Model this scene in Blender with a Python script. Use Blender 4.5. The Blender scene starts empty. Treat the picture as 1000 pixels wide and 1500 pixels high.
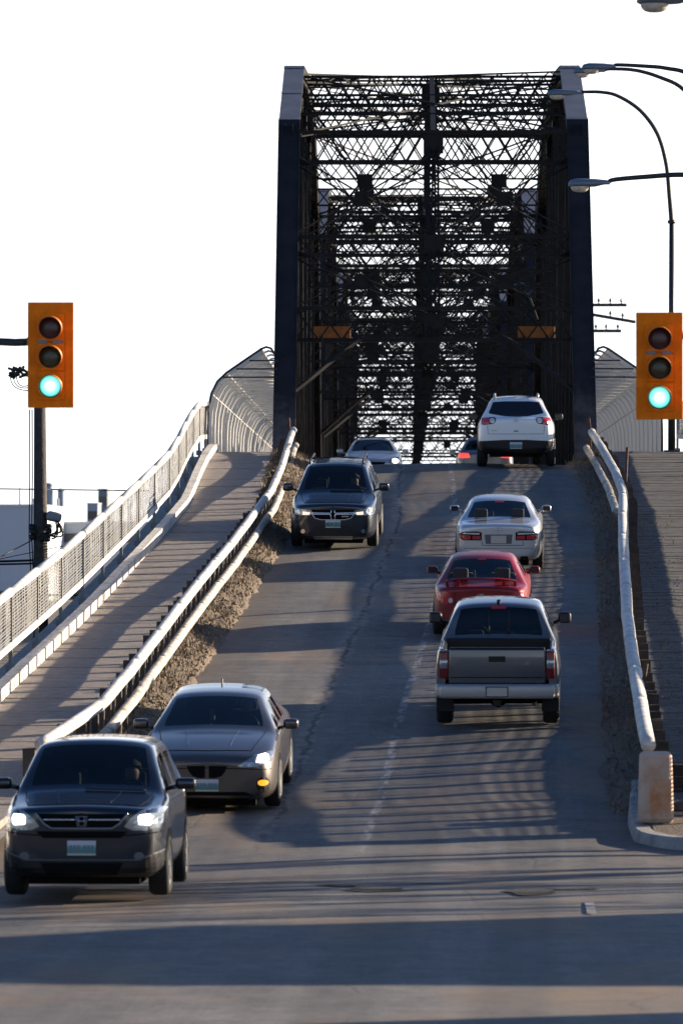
import bpy, bmesh, math, random
from mathutils import Vector, Matrix, noise
from mathutils.bvhtree import BVHTree
from mathutils.geometry import delaunay_2d_cdt
R = math.radians
rnd = random.Random(7)
SC = bpy.context.scene
COL = SC.collection

# ------------------------------------------------------------------ camera, sky, sun, exposure
CAM_H = 3.65
FPX = 8333.0                    # 200 mm lens on a 36 mm tall frame of 1500 px
YAW, PITCH = R(1.718), R(0.55)
cd = bpy.data.cameras.new('camera')
cam = bpy.data.objects.new('camera', cd); COL.objects.link(cam)
cd.sensor_fit = 'VERTICAL'; cd.sensor_height = 36; cd.sensor_width = 24; cd.lens = 200
cd.clip_start = 1; cd.clip_end = 12000
cd.dof.use_dof = True; cd.dof.focus_distance = 114; cd.dof.aperture_fstop = 4.5
cam.location = (0, 0, CAM_H)
cam.rotation_euler = (R(90) + PITCH, 0, YAW)
SC.camera = cam
SUN_EL, SUN_AZ = R(13.2), R(66)        # azimuth measured from +Y towards +X
w = bpy.data.worlds.new('World'); SC.world = w; w.use_nodes = True
nt = w.node_tree
sky = nt.nodes.new('ShaderNodeTexSky'); sky.sky_type = 'NISHITA'; sky.sun_disc = False
sky.sun_elevation = SUN_EL; sky.sun_rotation = SUN_AZ
sky.air_density = 1.0; sky.dust_density = 0.4; sky.ozone_density = 2.5
bg = nt.nodes['Background']; bg.inputs['Strength'].default_value = 0.05
hs = nt.nodes.new('ShaderNodeMix'); hs.data_type = 'RGBA'; hs.blend_type = 'MULTIPLY'; hs.inputs[0].default_value = 1
hs.inputs[7].default_value = (.74, .96, 1.3, 1)       # cool white balance of the whole sky
nt.links.new(sky.outputs[0], hs.inputs[6])
# thin white haze round the whole horizon, brighter towards the sun, fading with height
wtc = nt.nodes.new('ShaderNodeTexCoord'); wsx = nt.nodes.new('ShaderNodeSeparateXYZ'); nt.links.new(wtc.outputs['Generated'], wsx.inputs[0])
def wmath(op, a, b=None, clamp=False):
    x = nt.nodes.new('ShaderNodeMath'); x.operation = op; x.use_clamp = clamp
    for i, q in enumerate((a, b)):
        if q is None: continue
        if isinstance(q, (int, float)): x.inputs[i].default_value = q
        else: nt.links.new(q, x.inputs[i])
    return x.outputs[0]
wdot = nt.nodes.new('ShaderNodeVectorMath'); wdot.operation = 'DOT_PRODUCT'; nt.links.new(wtc.outputs['Generated'], wdot.inputs[0])
wdot.inputs[1].default_value = (math.sin(SUN_AZ)*math.cos(SUN_EL), math.cos(SUN_AZ)*math.cos(SUN_EL), math.sin(SUN_EL))
w_up = wmath('POWER', 2.718, wmath('MULTIPLY', wmath('MAXIMUM', wsx.outputs[2], 0.0), -9.0))
w_sun = wmath('ADD', wmath('MULTIPLY', wmath('POWER', wmath('MULTIPLY', wmath('ADD', wdot.outputs['Value'], 1.0), .5), 1.6), .95), .05)
hz = nt.nodes.new('ShaderNodeMix'); hz.data_type = 'RGBA'; hz.inputs[7].default_value = (11.5, 11.7, 12.0, 1)
nt.links.new(wmath('MULTIPLY', wmath('MULTIPLY', w_up, 3.4), w_sun, True), hz.inputs[0]); nt.links.new(hs.outputs[2], hz.inputs[6]); nt.links.new(hz.outputs[2], bg.inputs[0])
sd = bpy.data.lights.new('sun', 'SUN'); sun = bpy.data.objects.new('sun', sd); COL.objects.link(sun)
sd.energy = 5.0; sd.angle = R(0.55); sd.color = (1.0, 0.84, 0.64)
SUN_DIR = Vector((math.sin(SUN_AZ) * math.cos(SUN_EL), math.cos(SUN_AZ) * math.cos(SUN_EL), math.sin(SUN_EL)))
sun.rotation_euler = SUN_DIR.to_track_quat('Z', 'Y').to_euler()
sun.location = (30, 100, 60)
vs = SC.view_settings
vs.view_transform = 'Standard'; vs.look = 'None'; vs.gamma = 1; vs.use_curve_mapping = False
vs.exposure = 1.45
SC.render.engine = 'CYCLES'
SC.cycles.use_denoising = True
SC.cycles.max_bounces = 8; SC.cycles.transparent_max_bounces = 24
SC.cycles.caustics_reflective = False; SC.cycles.caustics_refractive = False

_f = Vector((-math.sin(YAW) * math.cos(PITCH), math.cos(YAW) * math.cos(PITCH), math.sin(PITCH)))
_r = Vector((math.cos(YAW), math.sin(YAW), 0)); _u = _r.cross(_f)
def P(u, v, d):
    """Point of the place that lies d metres ahead and was measured at (u, v) in the photograph."""
    return Vector((0, 0, CAM_H)) + _f * d + _r * ((u - 500) / FPX * d) + _u * ((750 - v) / FPX * d)

# ------------------------------------------------------------------ helpers
class MB:
    def __init__(self): self.v = []; self.f = []; self.m = []
    def quad(self, a, b, c, d, m=0):
        i = len(self.v); self.v += [Vector(a), Vector(b), Vector(c), Vector(d)]; self.f.append((i, i+1, i+2, i+3)); self.m.append(m)
    def box(self, c, s, m=0, rot=None):
        c = Vector(c); i = len(self.v)
        for dz in (-.5, .5):
            for dx, dy in ((-.5,-.5), (.5,-.5), (.5,.5), (-.5,.5)):
                p = Vector((dx*s[0], dy*s[1], dz*s[2]))
                self.v.append(c + (rot @ p if rot else p))
        for q in ((3,2,1,0), (4,5,6,7), (0,1,5,4), (1,2,6,5), (2,3,7,6), (3,0,4,7)):
            self.f.append(tuple(i+k for k in q)); self.m.append(m)
    def bar(self, p, q, wd, ht, up=(0,0,1), m=0):
        """rectangular bar from p to q; wd sideways, ht along up"""
        p, q = Vector(p), Vector(q); d = (q - p).normalized(); up = Vector(up)
        s = d.cross(up)
        if s.length < 1e-4: s = d.cross(Vector((1, 0, 0)))
        s.normalize(); n = s.cross(d).normalized()
        i = len(self.v)
        for e in (p, q):
            for a, b in ((-1,-1), (1,-1), (1,1), (-1,1)): self.v.append(e + s*(a*wd/2) + n*(b*ht/2))
        for k in range(4): self.f.append((i+k, i+(k+1)%4, i+4+(k+1)%4, i+4+k)); self.m.append(m)
        self.f += [(i+3,i+2,i+1,i), (i+4,i+5,i+6,i+7)]; self.m += [m, m]
    def tube(self, path, r, n=10, m=0, cap=True):
        path = [Vector(p) for p in path]; i0 = len(self.v); k = len(path)
        rr = r if isinstance(r, (list, tuple)) else [r]*k
        prev = None
        for j, p in enumerate(path):
            t = (path[min(j+1, k-1)] - path[max(j-1, 0)]).normalized()
            if prev is None:
                a = t.cross(Vector((0,0,1)))
                if a.length < 1e-3: a = t.cross(Vector((1,0,0)))
            else: a = prev - t*prev.dot(t)
            a.normalize(); prev = a; b = t.cross(a)
            for q in range(n):
                th = 2*math.pi*q/n; self.v.append(p + (a*math.cos(th) + b*math.sin(th))*rr[j])
        for j in range(k-1):
            for q in range(n):
                a = i0+j*n+q; b = i0+j*n+(q+1)%n
                self.f.append((a, b, b+n, a+n)); self.m.append(m)
        if cap:
            self.f.append(tuple(i0+q for q in reversed(range(n)))); self.m.append(m)
            self.f.append(tuple(i0+(k-1)*n+q for q in range(n))); self.m.append(m)
    def lathe(self, c, axis, prof, n=20, m=0):
        """prof: (along, radius) pairs about axis"""
        c = Vector(c); ax = Vector(axis).normalized()
        a = ax.cross(Vector((0,0,1)))
        if a.length < 1e-3: a = Vector((1,0,0))
        a.normalize(); b = ax.cross(a); i0 = len(self.v)
        for h, r in prof:
            for q in range(n):
                th = 2*math.pi*q/n; self.v.append(c + ax*h + (a*math.cos(th) + b*math.sin(th))*r)
        for j in range(len(prof)-1):
            for q in range(n):
                x = i0+j*n+q; y = i0+j*n+(q+1)%n
                self.f.append((x, x+n, y+n, y)); self.m.append(m)
        self.f.append(tuple(i0+q for q in range(n))); self.m.append(m)
        self.f.append(tuple(i0+(len(prof)-1)*n+q for q in reversed(range(n)))); self.m.append(m)
    def rbox(self, c, s, bev=.02, seg=2, rot=None, m=0, taper=None):
        bm = bmesh.new(); bmesh.ops.create_cube(bm, size=1)
        for v in bm.verts:
            v.co = Vector((v.co.x*s[0], v.co.y*s[1], v.co.z*s[2]))
            if taper and v.co.z > 0: v.co.x *= taper; v.co.y *= taper
        bmesh.ops.bevel(bm, geom=list(bm.edges), offset=bev, segments=seg, profile=.5, affect='EDGES')
        i = len(self.v); c = Vector(c)
        bm.verts.index_update()
        for v in bm.verts: self.v.append(c + (rot @ v.co if rot else v.co))
        for f in bm.faces: self.f.append(tuple(i+v.index for v in f.verts)); self.m.append(m)
        bm.free()
    def grid(self, rows, m=0, close=False):
        i = len(self.v); n = len(rows[0])
        for r in rows: self.v += [Vector(p) for p in r]
        for a in range(len(rows)-1):
            for b in range(n-1):
                self.f.append((i+a*n+b, i+a*n+b+1, i+(a+1)*n+b+1, i+(a+1)*n+b)); self.m.append(m)
    def mesh(self, name, mats, smooth=False):
        me = bpy.data.meshes.new(name)
        me.from_pydata([tuple(v) for v in self.v], [], self.f)
        for mt in (mats if isinstance(mats, (list, tuple)) else [mats]): me.materials.append(mt)
        if any(self.m): me.polygons.foreach_set('material_index', self.m)
        if smooth: me.polygons.foreach_set('use_smooth', [True]*len(me.polygons))
        me.update(); return me
    def build(self, name, mats, parent=None, smooth=False):
        return link(name, self.mesh(name, mats, smooth), parent)

def link(name, me, parent=None, loc=None, rot=None):
    o = bpy.data.objects.new(name, me); COL.objects.link(o)
    if parent: o.parent = parent
    if loc is not None: o.location = loc
    if rot is not None: o.rotation_euler = rot
    return o
def tag(o, label=None, cat=None, group=None, kind=None):
    for k, v in (('label', label), ('category', cat), ('group', group), ('kind', kind)):
        if v: o[k] = v
    return o
def thing(name, label, cat, loc=(0,0,0), rot=(0,0,0), group=None):
    o = bpy.data.objects.new(name, None); COL.objects.link(o); o.empty_display_size = .2
    o.location = loc; o.rotation_euler = rot
    return tag(o, label, cat, group)
def copy_tree(o, parent=None):
    c = o.copy(); COL.objects.link(c); c.parent = parent
    for ch in KIDS.get(o.name, []): copy_tree(ch, c)
    return c
KIDS = {}
def index_kids():
    KIDS.clear()
    for o in bpy.data.objects:
        if o.parent: KIDS.setdefault(o.parent.name, []).append(o)
def lerp(a, b, t): return a + (b - a)*t
def pchip(kn):
    xs = [k[0] for k in kn]; ys = [k[1] for k in kn]; n = len(xs)
    d = [(ys[i+1]-ys[i])/(xs[i+1]-xs[i]) for i in range(n-1)]
    m = [d[0]] + [0 if d[i-1]*d[i] <= 0 else 2*d[i-1]*d[i]/(d[i-1]+d[i]) for i in range(1, n-1)] + [d[-1]]
    def f(x):
        if x <= xs[0]: return ys[0]
        if x >= xs[-1]: return ys[-1]
        i = max(k for k in range(n-1) if xs[k] <= x)
        h = xs[i+1]-xs[i]; t = (x-xs[i])/h
        return (2*t**3-3*t*t+1)*ys[i] + (t**3-2*t*t+t)*h*m[i] + (-2*t**3+3*t*t)*ys[i+1] + (t**3-t*t)*h*m[i+1]
    return f
def lin(kn):
    def f(x):
        if x <= kn[0][0]: return kn[0][1]
        for (a, b), (c, d) in zip(kn, kn[1:]):
            if x <= c: return b + (d-b)*(x-a)/(c-a)
        return kn[-1][1]
    return f

# ------------------------------------------------------------------ materials
def mat(name, col, rough=.6, metal=0., spec=.5, coat=0., emit=None, es=0., var=0., vscale=4., bump=0., bscale=20., col2=None):
    m = bpy.data.materials.new(name); m.use_nodes = True
    n = m.node_tree; b = n.nodes['Principled BSDF']
    b.inputs['Base Color'].default_value = (*col, 1)
    b.inputs['Roughness'].default_value = rough; b.inputs['Metallic'].default_value = metal
    b.inputs['Specular IOR Level'].default_value = spec
    b.inputs['Coat Weight'].default_value = coat; b.inputs['Coat Roughness'].default_value = .06
    if emit:
        b.inputs['Emission Color'].default_value = (*emit, 1); b.inputs['Emission Strength'].default_value = es
    tc = None
    if var or bump: tc = n.nodes.new('ShaderNodeTexCoord')
    if var:
        t = n.nodes.new('ShaderNodeTexNoise'); t.inputs['Scale'].default_value = vscale; t.inputs['Detail'].default_value = 6
        t.inputs['Roughness'].default_value = .65
        n.links.new(tc.outputs['Object'], t.inputs['Vector'])
        rp = n.nodes.new('ShaderNodeValToRGB')
        c2 = col2 or tuple(min(1, c*(1+var)) for c in col); c1 = tuple(c*(1-var) for c in col) if not col2 else col
        rp.color_ramp.elements[0].color = (*c1, 1); rp.color_ramp.elements[1].color = (*c2, 1)
        rp.color_ramp.elements[0].position = .35; rp.color_ramp.elements[1].position = .68
        n.links.new(t.outputs['Fac'], rp.inputs[0]); n.links.new(rp.outputs[0], b.inputs['Base Color'])
    if bump:
        t2 = n.nodes.new('ShaderNodeTexNoise'); t2.inputs['Scale'].default_value = bscale; t2.inputs['Detail'].default_value = 5
        n.links.new(tc.outputs['Object'], t2.inputs['Vector'])
        bp = n.nodes.new('ShaderNodeBump'); bp.inputs['Strength'].default_value = bump; bp.inputs['Distance'].default_value = .05
        n.links.new(t2.outputs['Fac'], bp.inputs['Height']); n.links.new(bp.outputs[0], b.inputs['Normal'])
    return m
M = {}
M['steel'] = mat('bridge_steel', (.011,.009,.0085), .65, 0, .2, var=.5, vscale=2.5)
M['chord_plate_skylit'] = mat('bridge_chord_plate_skylit', (.1,.1,.115), .5, 0, .5, var=.25, vscale=1.5)  # paler than the post plates: sky reflection put into the colour
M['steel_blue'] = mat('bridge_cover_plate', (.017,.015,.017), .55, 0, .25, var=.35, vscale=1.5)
def plate_dirt(m):
    n = m.node_tree; b = n.nodes['Principled BSDF']; old = b.inputs['Base Color'].links[0].from_socket
    tc = n.nodes.new('ShaderNodeTexCoord'); sx = n.nodes.new('ShaderNodeSeparateXYZ'); n.links.new(tc.outputs['Object'], sx.inputs[0])
    mr = n.nodes.new('ShaderNodeMapRange'); mr.inputs[1].default_value = 3.2; mr.inputs[2].default_value = .3; n.links.new(sx.outputs[2], mr.inputs[0])
    t = n.nodes.new('ShaderNodeTexNoise'); t.inputs['Scale'].default_value = 2.2; t.inputs['Detail'].default_value = 8; t.inputs['Roughness'].default_value = .7; n.links.new(tc.outputs['Object'], t.inputs['Vector'])
    mu = n.nodes.new('ShaderNodeMath'); mu.operation = 'MULTIPLY'; n.links.new(mr.outputs[0], mu.inputs[0]); n.links.new(t.outputs['Fac'], mu.inputs[1])
    rp = n.nodes.new('ShaderNodeValToRGB'); rp.color_ramp.elements[0].position = .2; rp.color_ramp.elements[1].position = .6; n.links.new(mu.outputs[0], rp.inputs[0])
    mx = n.nodes.new('ShaderNodeMix'); mx.data_type = 'RGBA'; mx.inputs[7].default_value = (.16,.13,.115,1); n.links.new(rp.outputs[0], mx.inputs[0]); n.links.new(old, mx.inputs[6]); n.links.new(mx.outputs[2], b.inputs['Base Color'])
plate_dirt(M['steel_blue'])
M['rust'] = mat('rusty_steel', (.09,.045,.025), .8, var=.5, vscale=8)
M['white_paint'] = mat('weathered_white_paint', (.4,.35,.29), .6, var=.22, vscale=5, col2=(.7,.69,.66), bump=.05, bscale=18)
M['dirty_paint'] = mat('dirty_white_paint', (.2,.15,.1), .7, vscale=5, var=.3, col2=(.72,.69,.62))
M['galv'] = mat('galvanised_wire', (.19,.185,.175), .55, .05)
M['dark_metal'] = mat('dark_painted_pole', (.022,.026,.03), .45, .2)
M['lamp_grey'] = mat('lamp_head_grey', (.13,.17,.22), .45, .3)
M['wood_dark'] = mat('creosoted_timber', (.035,.026,.02), .85, var=.4, vscale=6, bump=.4)
M['pole_wood'] = mat('weathered_pole_wood', (.045,.036,.032), .85, var=.4, vscale=9, bump=.3)
M['rubber'] = mat('tyre_rubber', (.012,.012,.013), .75)
M['rim'] = mat('alloy_rim', (.45,.45,.46), .35, .8)
M['black_plastic'] = mat('black_plastic', (.009,.009,.0105), .5, 0, .3)
M['grey_plastic'] = mat('grey_plastic', (.1,.1,.105), .5)
M['chrome'] = mat('chrome_trim', (.75,.75,.77), .15, 1.)
M['gasket'] = mat('dark_gap', (.004,.004,.0045), .8, 0, .1)
M['red_lens'] = mat('red_lamp_lens', (.42,.02,.03), .2, 0, .6, coat=.4)
M['red_dim'] = mat('darker_red_lens', (.15,.012,.015), .25, 0, .5)  # deeper red than the other tail lenses
M['red_lit'] = mat('red_lamp_lit', (.4,.01,.01), .2, emit=(1,.04,.03), es=.9)
M['white_lens'] = mat('clear_lamp_lens', (.6,.6,.6), .12, .2, .6, coat=.5)
M['lens_grey'] = mat('headlamp_cover', (.28,.3,.32), .12, .5, .6, coat=1.)
M['lamp_lit'] = mat('headlamp_lit', (.9,.9,.85), .3, emit=(1,.9,.74), es=3)
M['lamp_soft'] = mat('headlamp_low', (.8,.75,.7), .3, emit=(1,.82,.62), es=.35)
M['amber_lit'] = mat('amber_lamp_lit', (.7,.25,.02), .3, emit=(1,.42,.03), es=.45)
M['amber'] = mat('amber_lens', (.6,.22,.03), .2)
M['interior'] = mat('dark_interior', (.02,.02,.021), .9)
M['seat'] = mat('seat_fabric', (.028,.028,.03), .95)
M['skin'] = mat('skin', (.42,.25,.18), .6)
M['cloth'] = mat('dark_jacket', (.02,.022,.03), .9)
M['text_dim'] = mat('faded_plate_lettering', (.12,.16,.2), .6)
M['text'] = mat('plate_lettering', (.02,.03,.06), .6)
M['signal_orange'] = mat('signal_orange_paint', (.92,.2,.004), .55, 0, .12, var=.14, vscale=8)
M['signal_in'] = mat('signal_visor_paint', (.7,.2,.02), .5)
M['lens_red_off'] = mat('unlit_red_signal_lens', (.06,.025,.028), .25)
M['lens_amber_off'] = mat('unlit_amber_signal_lens', (.05,.055,.025), .25)
M['yellow_board'] = mat('clearance_board_paint', (.3,.085,.008), .7, var=.45, vscale=5)
M['concrete'] = mat('concrete', (.3,.28,.25), .85, var=.25, vscale=4, bump=.3, bscale=40)
M['slab'] = mat('sidewalk_slab', (.19,.158,.13), .75, var=.3, vscale=5, bump=.35, bscale=30, col2=(.29,.25,.22))
M['insulator'] = mat('insulator_glass', (.03,.035,.04), .2)
M['cable'] = mat('black_cable', (.008,.008,.009), .6)
M['housing'] = mat('grey_cable_housing', (.2,.21,.22), .5)
M['factory'] = mat('hazed_factory_wall', (.5,.53,.57), .9, var=.05, vscale=.05)  # distance haze put into the pale blue grey wall colour
M['factory2'] = mat('factory_roof', (.58,.6,.63), .9)
M['factory3'] = mat('dark_plinth', (.13,.12,.11), .9)
M['tower'] = mat('distant_tower_facade', (.17,.21,.23), .7)
M['silo'] = mat('silo_concrete', (.36,.4,.45), .9)

M['mirror_dark'] = mat('mirror_glass_dark', (.1,.11,.12), .08, .8)
M['chrome_dull'] = mat('dull_chrome', (.25,.26,.28), .3, .9)
M['cage'] = mat('cage_wire', (.55,.54,.52), .6, .05)
M['hair'] = mat('brown_hair', (.03,.02,.014), .8)
M['rust_post'] = mat('weathered_post', (.06,.045,.036), .85, var=.4, vscale=6)
def glass_mat(name, tint, refl=1.0):
    m = bpy.data.materials.new(name); m.use_nodes = True; n = m.node_tree
    for x in list(n.nodes): n.nodes.remove(x)
    out = n.nodes.new('ShaderNodeOutputMaterial'); mx = n.nodes.new('ShaderNodeMixShader')
    tr = n.nodes.new('ShaderNodeBsdfTransparent'); tr.inputs[0].default_value = (*tint, 1)
    gl = n.nodes.new('ShaderNodeBsdfGlossy'); gl.inputs['Roughness'].default_value = .03
    gl.inputs[0].default_value = (.9*refl, .93*refl, .95*refl, 1)
    fr = n.nodes.new('ShaderNodeFresnel'); fr.inputs[0].default_value = 1.5
    n.links.new(fr.outputs[0], mx.inputs[0]); n.links.new(tr.outputs[0], mx.inputs[1]); n.links.new(gl.outputs[0], mx.inputs[2])
    n.links.new(mx.outputs[0], out.inputs[0]); return m
M['glass'] = glass_mat('window_glass', (.46,.52,.52))
M['glass_dark'] = glass_mat('privacy_glass', (.16,.18,.19))

def paint(name, col, metal=.45, rough=.38, dust=.5):
    m = mat(name, col, rough, metal, .5, coat=1.)
    n = m.node_tree; b = n.nodes['Principled BSDF']
    tc = n.nodes.new('ShaderNodeTexCoord'); t = n.nodes.new('ShaderNodeTexNoise'); t.inputs['Scale'].default_value = 3; t.inputs['Detail'].default_value = 6
    n.links.new(tc.outputs['Object'], t.inputs['Vector'])
    sx = n.nodes.new('ShaderNodeSeparateXYZ'); n.links.new(tc.outputs['Object'], sx.inputs[0])
    mr = n.nodes.new('ShaderNodeMapRange'); mr.inputs[1].default_value = .9; mr.inputs[2].default_value = .15; mr.inputs[3].default_value = .02; mr.inputs[4].default_value = dust
    n.links.new(sx.outputs[2], mr.inputs[0])
    mu = n.nodes.new('ShaderNodeMath'); mu.operation = 'MULTIPLY'; n.links.new(mr.outputs[0], mu.inputs[0]); n.links.new(t.outputs['Fac'], mu.inputs[1])
    mx = n.nodes.new('ShaderNodeMix'); mx.data_type = 'RGBA'
    mx.inputs[6].default_value = (*col, 1); mx.inputs[7].default_value = (.17,.15,.125,1)   # road dust on the sills
    n.links.new(mu.outputs[0], mx.inputs[0]); n.links.new(mx.outputs[2], b.inputs['Base Color'])
    r2 = n.nodes.new('ShaderNodeMath'); r2.operation = 'MULTIPLY_ADD'; r2.inputs[1].default_value = .5; r2.inputs[2].default_value = rough
    n.links.new(mu.outputs[0], r2.inputs[0]); n.links.new(r2.outputs[0], b.inputs['Roughness'])
    return m

def plate_mat():
    m = mat('licence_plate', (.75,.78,.78), .35); n = m.node_tree; b = n.nodes['Principled BSDF']
    tc = n.nodes.new('ShaderNodeTexCoord'); sx = n.nodes.new('ShaderNodeSeparateXYZ'); n.links.new(tc.outputs['Generated'], sx.inputs[0])
    rp = n.nodes.new('ShaderNodeValToRGB'); e = rp.color_ramp.elements
    e[0].position = .0; e[0].color = (.7,.68,.6,1); e[1].position = .16; e[1].color = (.05,.18,.15,1)
    for p, c in ((.55, (.1,.27,.29,1)), (.72, (.42,.46,.52,1)), (1., (.5,.52,.56,1))):
        q = e.new(p); q.color = c
    n.links.new(sx.outputs[2], rp.inputs[0]); n.links.new(rp.outputs[0], b.inputs['Base Color']); return m
M['plate'] = plate_mat()
def signal_lit():
    m = mat('lit_green_signal_lens', (.2,.7,.6), .3); n = m.node_tree; b = n.nodes['Principled BSDF']
    tc = n.nodes.new('ShaderNodeTexCoord'); g = n.nodes.new('ShaderNodeVectorMath'); g.operation = 'LENGTH'
    mp = n.nodes.new('ShaderNodeMapping'); mp.inputs['Location'].default_value = (-.5,-.5,-.5)
    n.links.new(tc.outputs['Generated'], mp.inputs[0]); mp2 = n.nodes.new('ShaderNodeVectorMath'); mp2.operation = 'MULTIPLY'; mp2.inputs[1].default_value = (1,0,1)
    n.links.new(mp.outputs[0], mp2.inputs[0]); n.links.new(mp2.outputs[0], g.inputs[0])
    rp = n.nodes.new('ShaderNodeValToRGB'); e = rp.color_ramp.elements
    e[0].position = .12; e[0].color = (.95,1,1,1); e[1].position = .5; e[1].color = (.02,.5,.42,1)
    q = e.new(.34); q.color = (.3,.95,.86,1)
    n.links.new(g.outputs['Value'], rp.inputs[0]); n.links.new(rp.outputs[0], b.inputs['Emission Color']); b.inputs['Emission Strength'].default_value = .5
    return m
M['lens_green'] = signal_lit()
M['lens_green'].node_tree.nodes['Principled BSDF'].inputs['Base Color'].default_value = (.02,.1,.08,1)

def asphalt():
    m = bpy.data.materials.new('worn_asphalt'); m.use_nodes = True; n = m.node_tree; L = n.links
    b = n.nodes['Principled BSDF']; b.inputs['Specular IOR Level'].default_value = .25
    tc = n.nodes.new('ShaderNodeTexCoord')
    def nz(scale, det=5, vec=None, rough=.6, sc=None):
        t = n.nodes.new('ShaderNodeTexNoise'); t.inputs['Scale'].default_value = scale; t.inputs['Detail'].default_value = det; t.inputs['Roughness'].default_value = rough
        if sc:
            mp = n.nodes.new('ShaderNodeMapping'); mp.inputs['Scale'].default_value = sc
            L.new(tc.outputs['Object'], mp.inputs[0]); L.new(mp.outputs[0], t.inputs['Vector'])
        else: L.new(tc.outputs['Object'], t.inputs['Vector'])
        return t.outputs['Fac']
    def ramp(x, *st):
        r = n.nodes.new('ShaderNodeValToRGB'); e = r.color_ramp.elements
        while len(e) < len(st): e.new(.5)
        for q, (p, c) in zip(e, st): q.position = p; q.color = c if len(c) == 4 else (*c, 1)
        L.new(x, r.inputs[0]); return r.outputs[0]
    def mix(f, a, c2, bl='MIX'):
        x = n.nodes.new('ShaderNodeMix'); x.data_type = 'RGBA'; x.blend_type = bl
        for i, q in ((0, f), (6, a), (7, c2)):
            if isinstance(q, (int, float)): x.inputs[i].default_value = q
            elif isinstance(q, tuple): x.inputs[i].default_value = (*q, 1)
            else: L.new(q, x.inputs[i])
        return x.outputs[2]
    def math_(op, a, c2):
        x = n.nodes.new('ShaderNodeMath'); x.operation = op
        for i, q in ((0, a), (1, c2)):
            if isinstance(q, (int, float)): x.inputs[i].default_value = q
            else: L.new(q, x.inputs[i])
        return x.outputs[0]
    base = ramp(nz(.7, 6), (.3, (.1,.098,.097)), (.7, (.17,.163,.156)))
    fine = ramp(nz(26, 3), (.3, (.7,.7,.7)), (.75, (1.35,1.33,1.3)))
    c = mix(1.0, base, fine, 'MULTIPLY')
    c = mix(1.0, c, ramp(nz(3.5, 6, rough=.7), (.32, (.74,.74,.75)), (.7, (1.28,1.26,1.22))), 'MULTIPLY')
    pv = n.nodes.new('ShaderNodeTexVoronoi'); pv.inputs['Scale'].default_value = .16; pv.distance = 'CHEBYCHEV'
    mpv = n.nodes.new('ShaderNodeMapping'); mpv.inputs['Scale'].default_value = (1.6,.7,1); L.new(tc.outputs['Object'], mpv.inputs[0]); L.new(mpv.outputs[0], pv.inputs['Vector'])
    pvs = n.nodes.new('ShaderNodeSeparateColor'); L.new(pv.outputs['Color'], pvs.inputs[0])
    c = mix(1.0, c, ramp(pvs.outputs[0], (.0, (.78,.79,.82)), (1., (1.2,1.18,1.14))), 'MULTIPLY')
    # long streaks along the lanes
    st = ramp(nz(1, 4, sc=(2.2, .05, 1)), (.45, (0,0,0)), (.72, (1,1,1)))
    c = mix(math_('MULTIPLY', st, .5), c, (.2,.19,.178))
    # sand blown into patches
    sa = ramp(nz(.32, 5, sc=(1.2,.5,1)), (.5, (0,0,0)), (.68, (1,1,1)))
    c = mix(math_('MULTIPLY', sa, .75), c, (.24,.165,.105))
    # sand towards the road edges (attribute painted on the mesh as a distance from the edge)
    at = n.nodes.new('ShaderNodeAttribute'); at.attribute_name = 'edge'
    ed = math_('MULTIPLY', at.outputs['Fac'], ramp(nz(1.6, 6), (.25, (.2,.2,.2)), (.65, (1,1,1))))
    c = mix(ed, c, (.15,.11,.078))
    # meandering cracks
    vo = n.nodes.new('ShaderNodeTexVoronoi'); vo.feature = 'DISTANCE_TO_EDGE'; vo.inputs['Scale'].default_value = .3
    mp = n.nodes.new('ShaderNodeMapping'); mp.inputs['Scale'].default_value = (1.1,.55,1)
    wob = n.nodes.new('ShaderNodeTexNoise'); wob.inputs['Scale'].default_value = 1.5; wob.inputs['Detail'].default_value = 4; L.new(tc.outputs['Object'], wob.inputs['Vector'])
    va = n.nodes.new('ShaderNodeVectorMath'); va.operation = 'MULTIPLY_ADD'; va.inputs[1].default_value = (.3,.4,0); L.new(wob.outputs['Color'], va.inputs[0]); L.new(tc.outputs['Object'], va.inputs[2])
    L.new(va.outputs[0], mp.inputs[0]); L.new(mp.outputs[0], vo.inputs['Vector'])
    cr = ramp(vo.outputs['Distance'], (.0, (1,1,1)), (.012, (0,0,0)))
    crk = math_('MULTIPLY', cr, ramp(nz(.5, 2), (.42, (0,0,0)), (.56, (1,1,1))))
    c = mix(math_('MULTIPLY', crk, .22), c, (.035,.033,.03))
    la = n.nodes.new('ShaderNodeAttribute'); la.attribute_name = 'lateral'
    def band(pos, half, wob_amp, wob_vec):
        wv_ = math_('MULTIPLY', math_('SUBTRACT', wob_vec, .5), wob_amp)
        d_ = math_('ABSOLUTE', math_('ADD', math_('SUBTRACT', la.outputs['Fac'], pos), wv_), 0)
        return ramp(math_('DIVIDE', d_, half), (.55, (1,1,1)), (1.0, (0,0,0)))
    far = n.nodes.new('ShaderNodeSeparateXYZ'); L.new(tc.outputs['Object'], far.inputs[0])
    on = ramp(math_('MULTIPLY', math_('SUBTRACT', far.outputs[1], 66), .1), (.3, (0,0,0)), (.9, (1,1,1)))
    sm = math_('MULTIPLY', math_('MULTIPLY', band(-2.95, .17, .5, nz(.5, 4)), ramp(nz(3.2, 5), (.42, (0,0,0)), (.58, (1,1,1)))), on)
    c = mix(math_('MULTIPLY', sm, .85), c, (.26,.22,.18))
    s2 = math_('MULTIPLY', math_('MULTIPLY', band(-2.9, .05, .45, nz(.7, 5)), ramp(nz(2.1, 4), (.4, (0,0,0)), (.5, (1,1,1)))), on)
    c = mix(math_('MULTIPLY', s2, .6), c, (.018,.017,.017))
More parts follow.
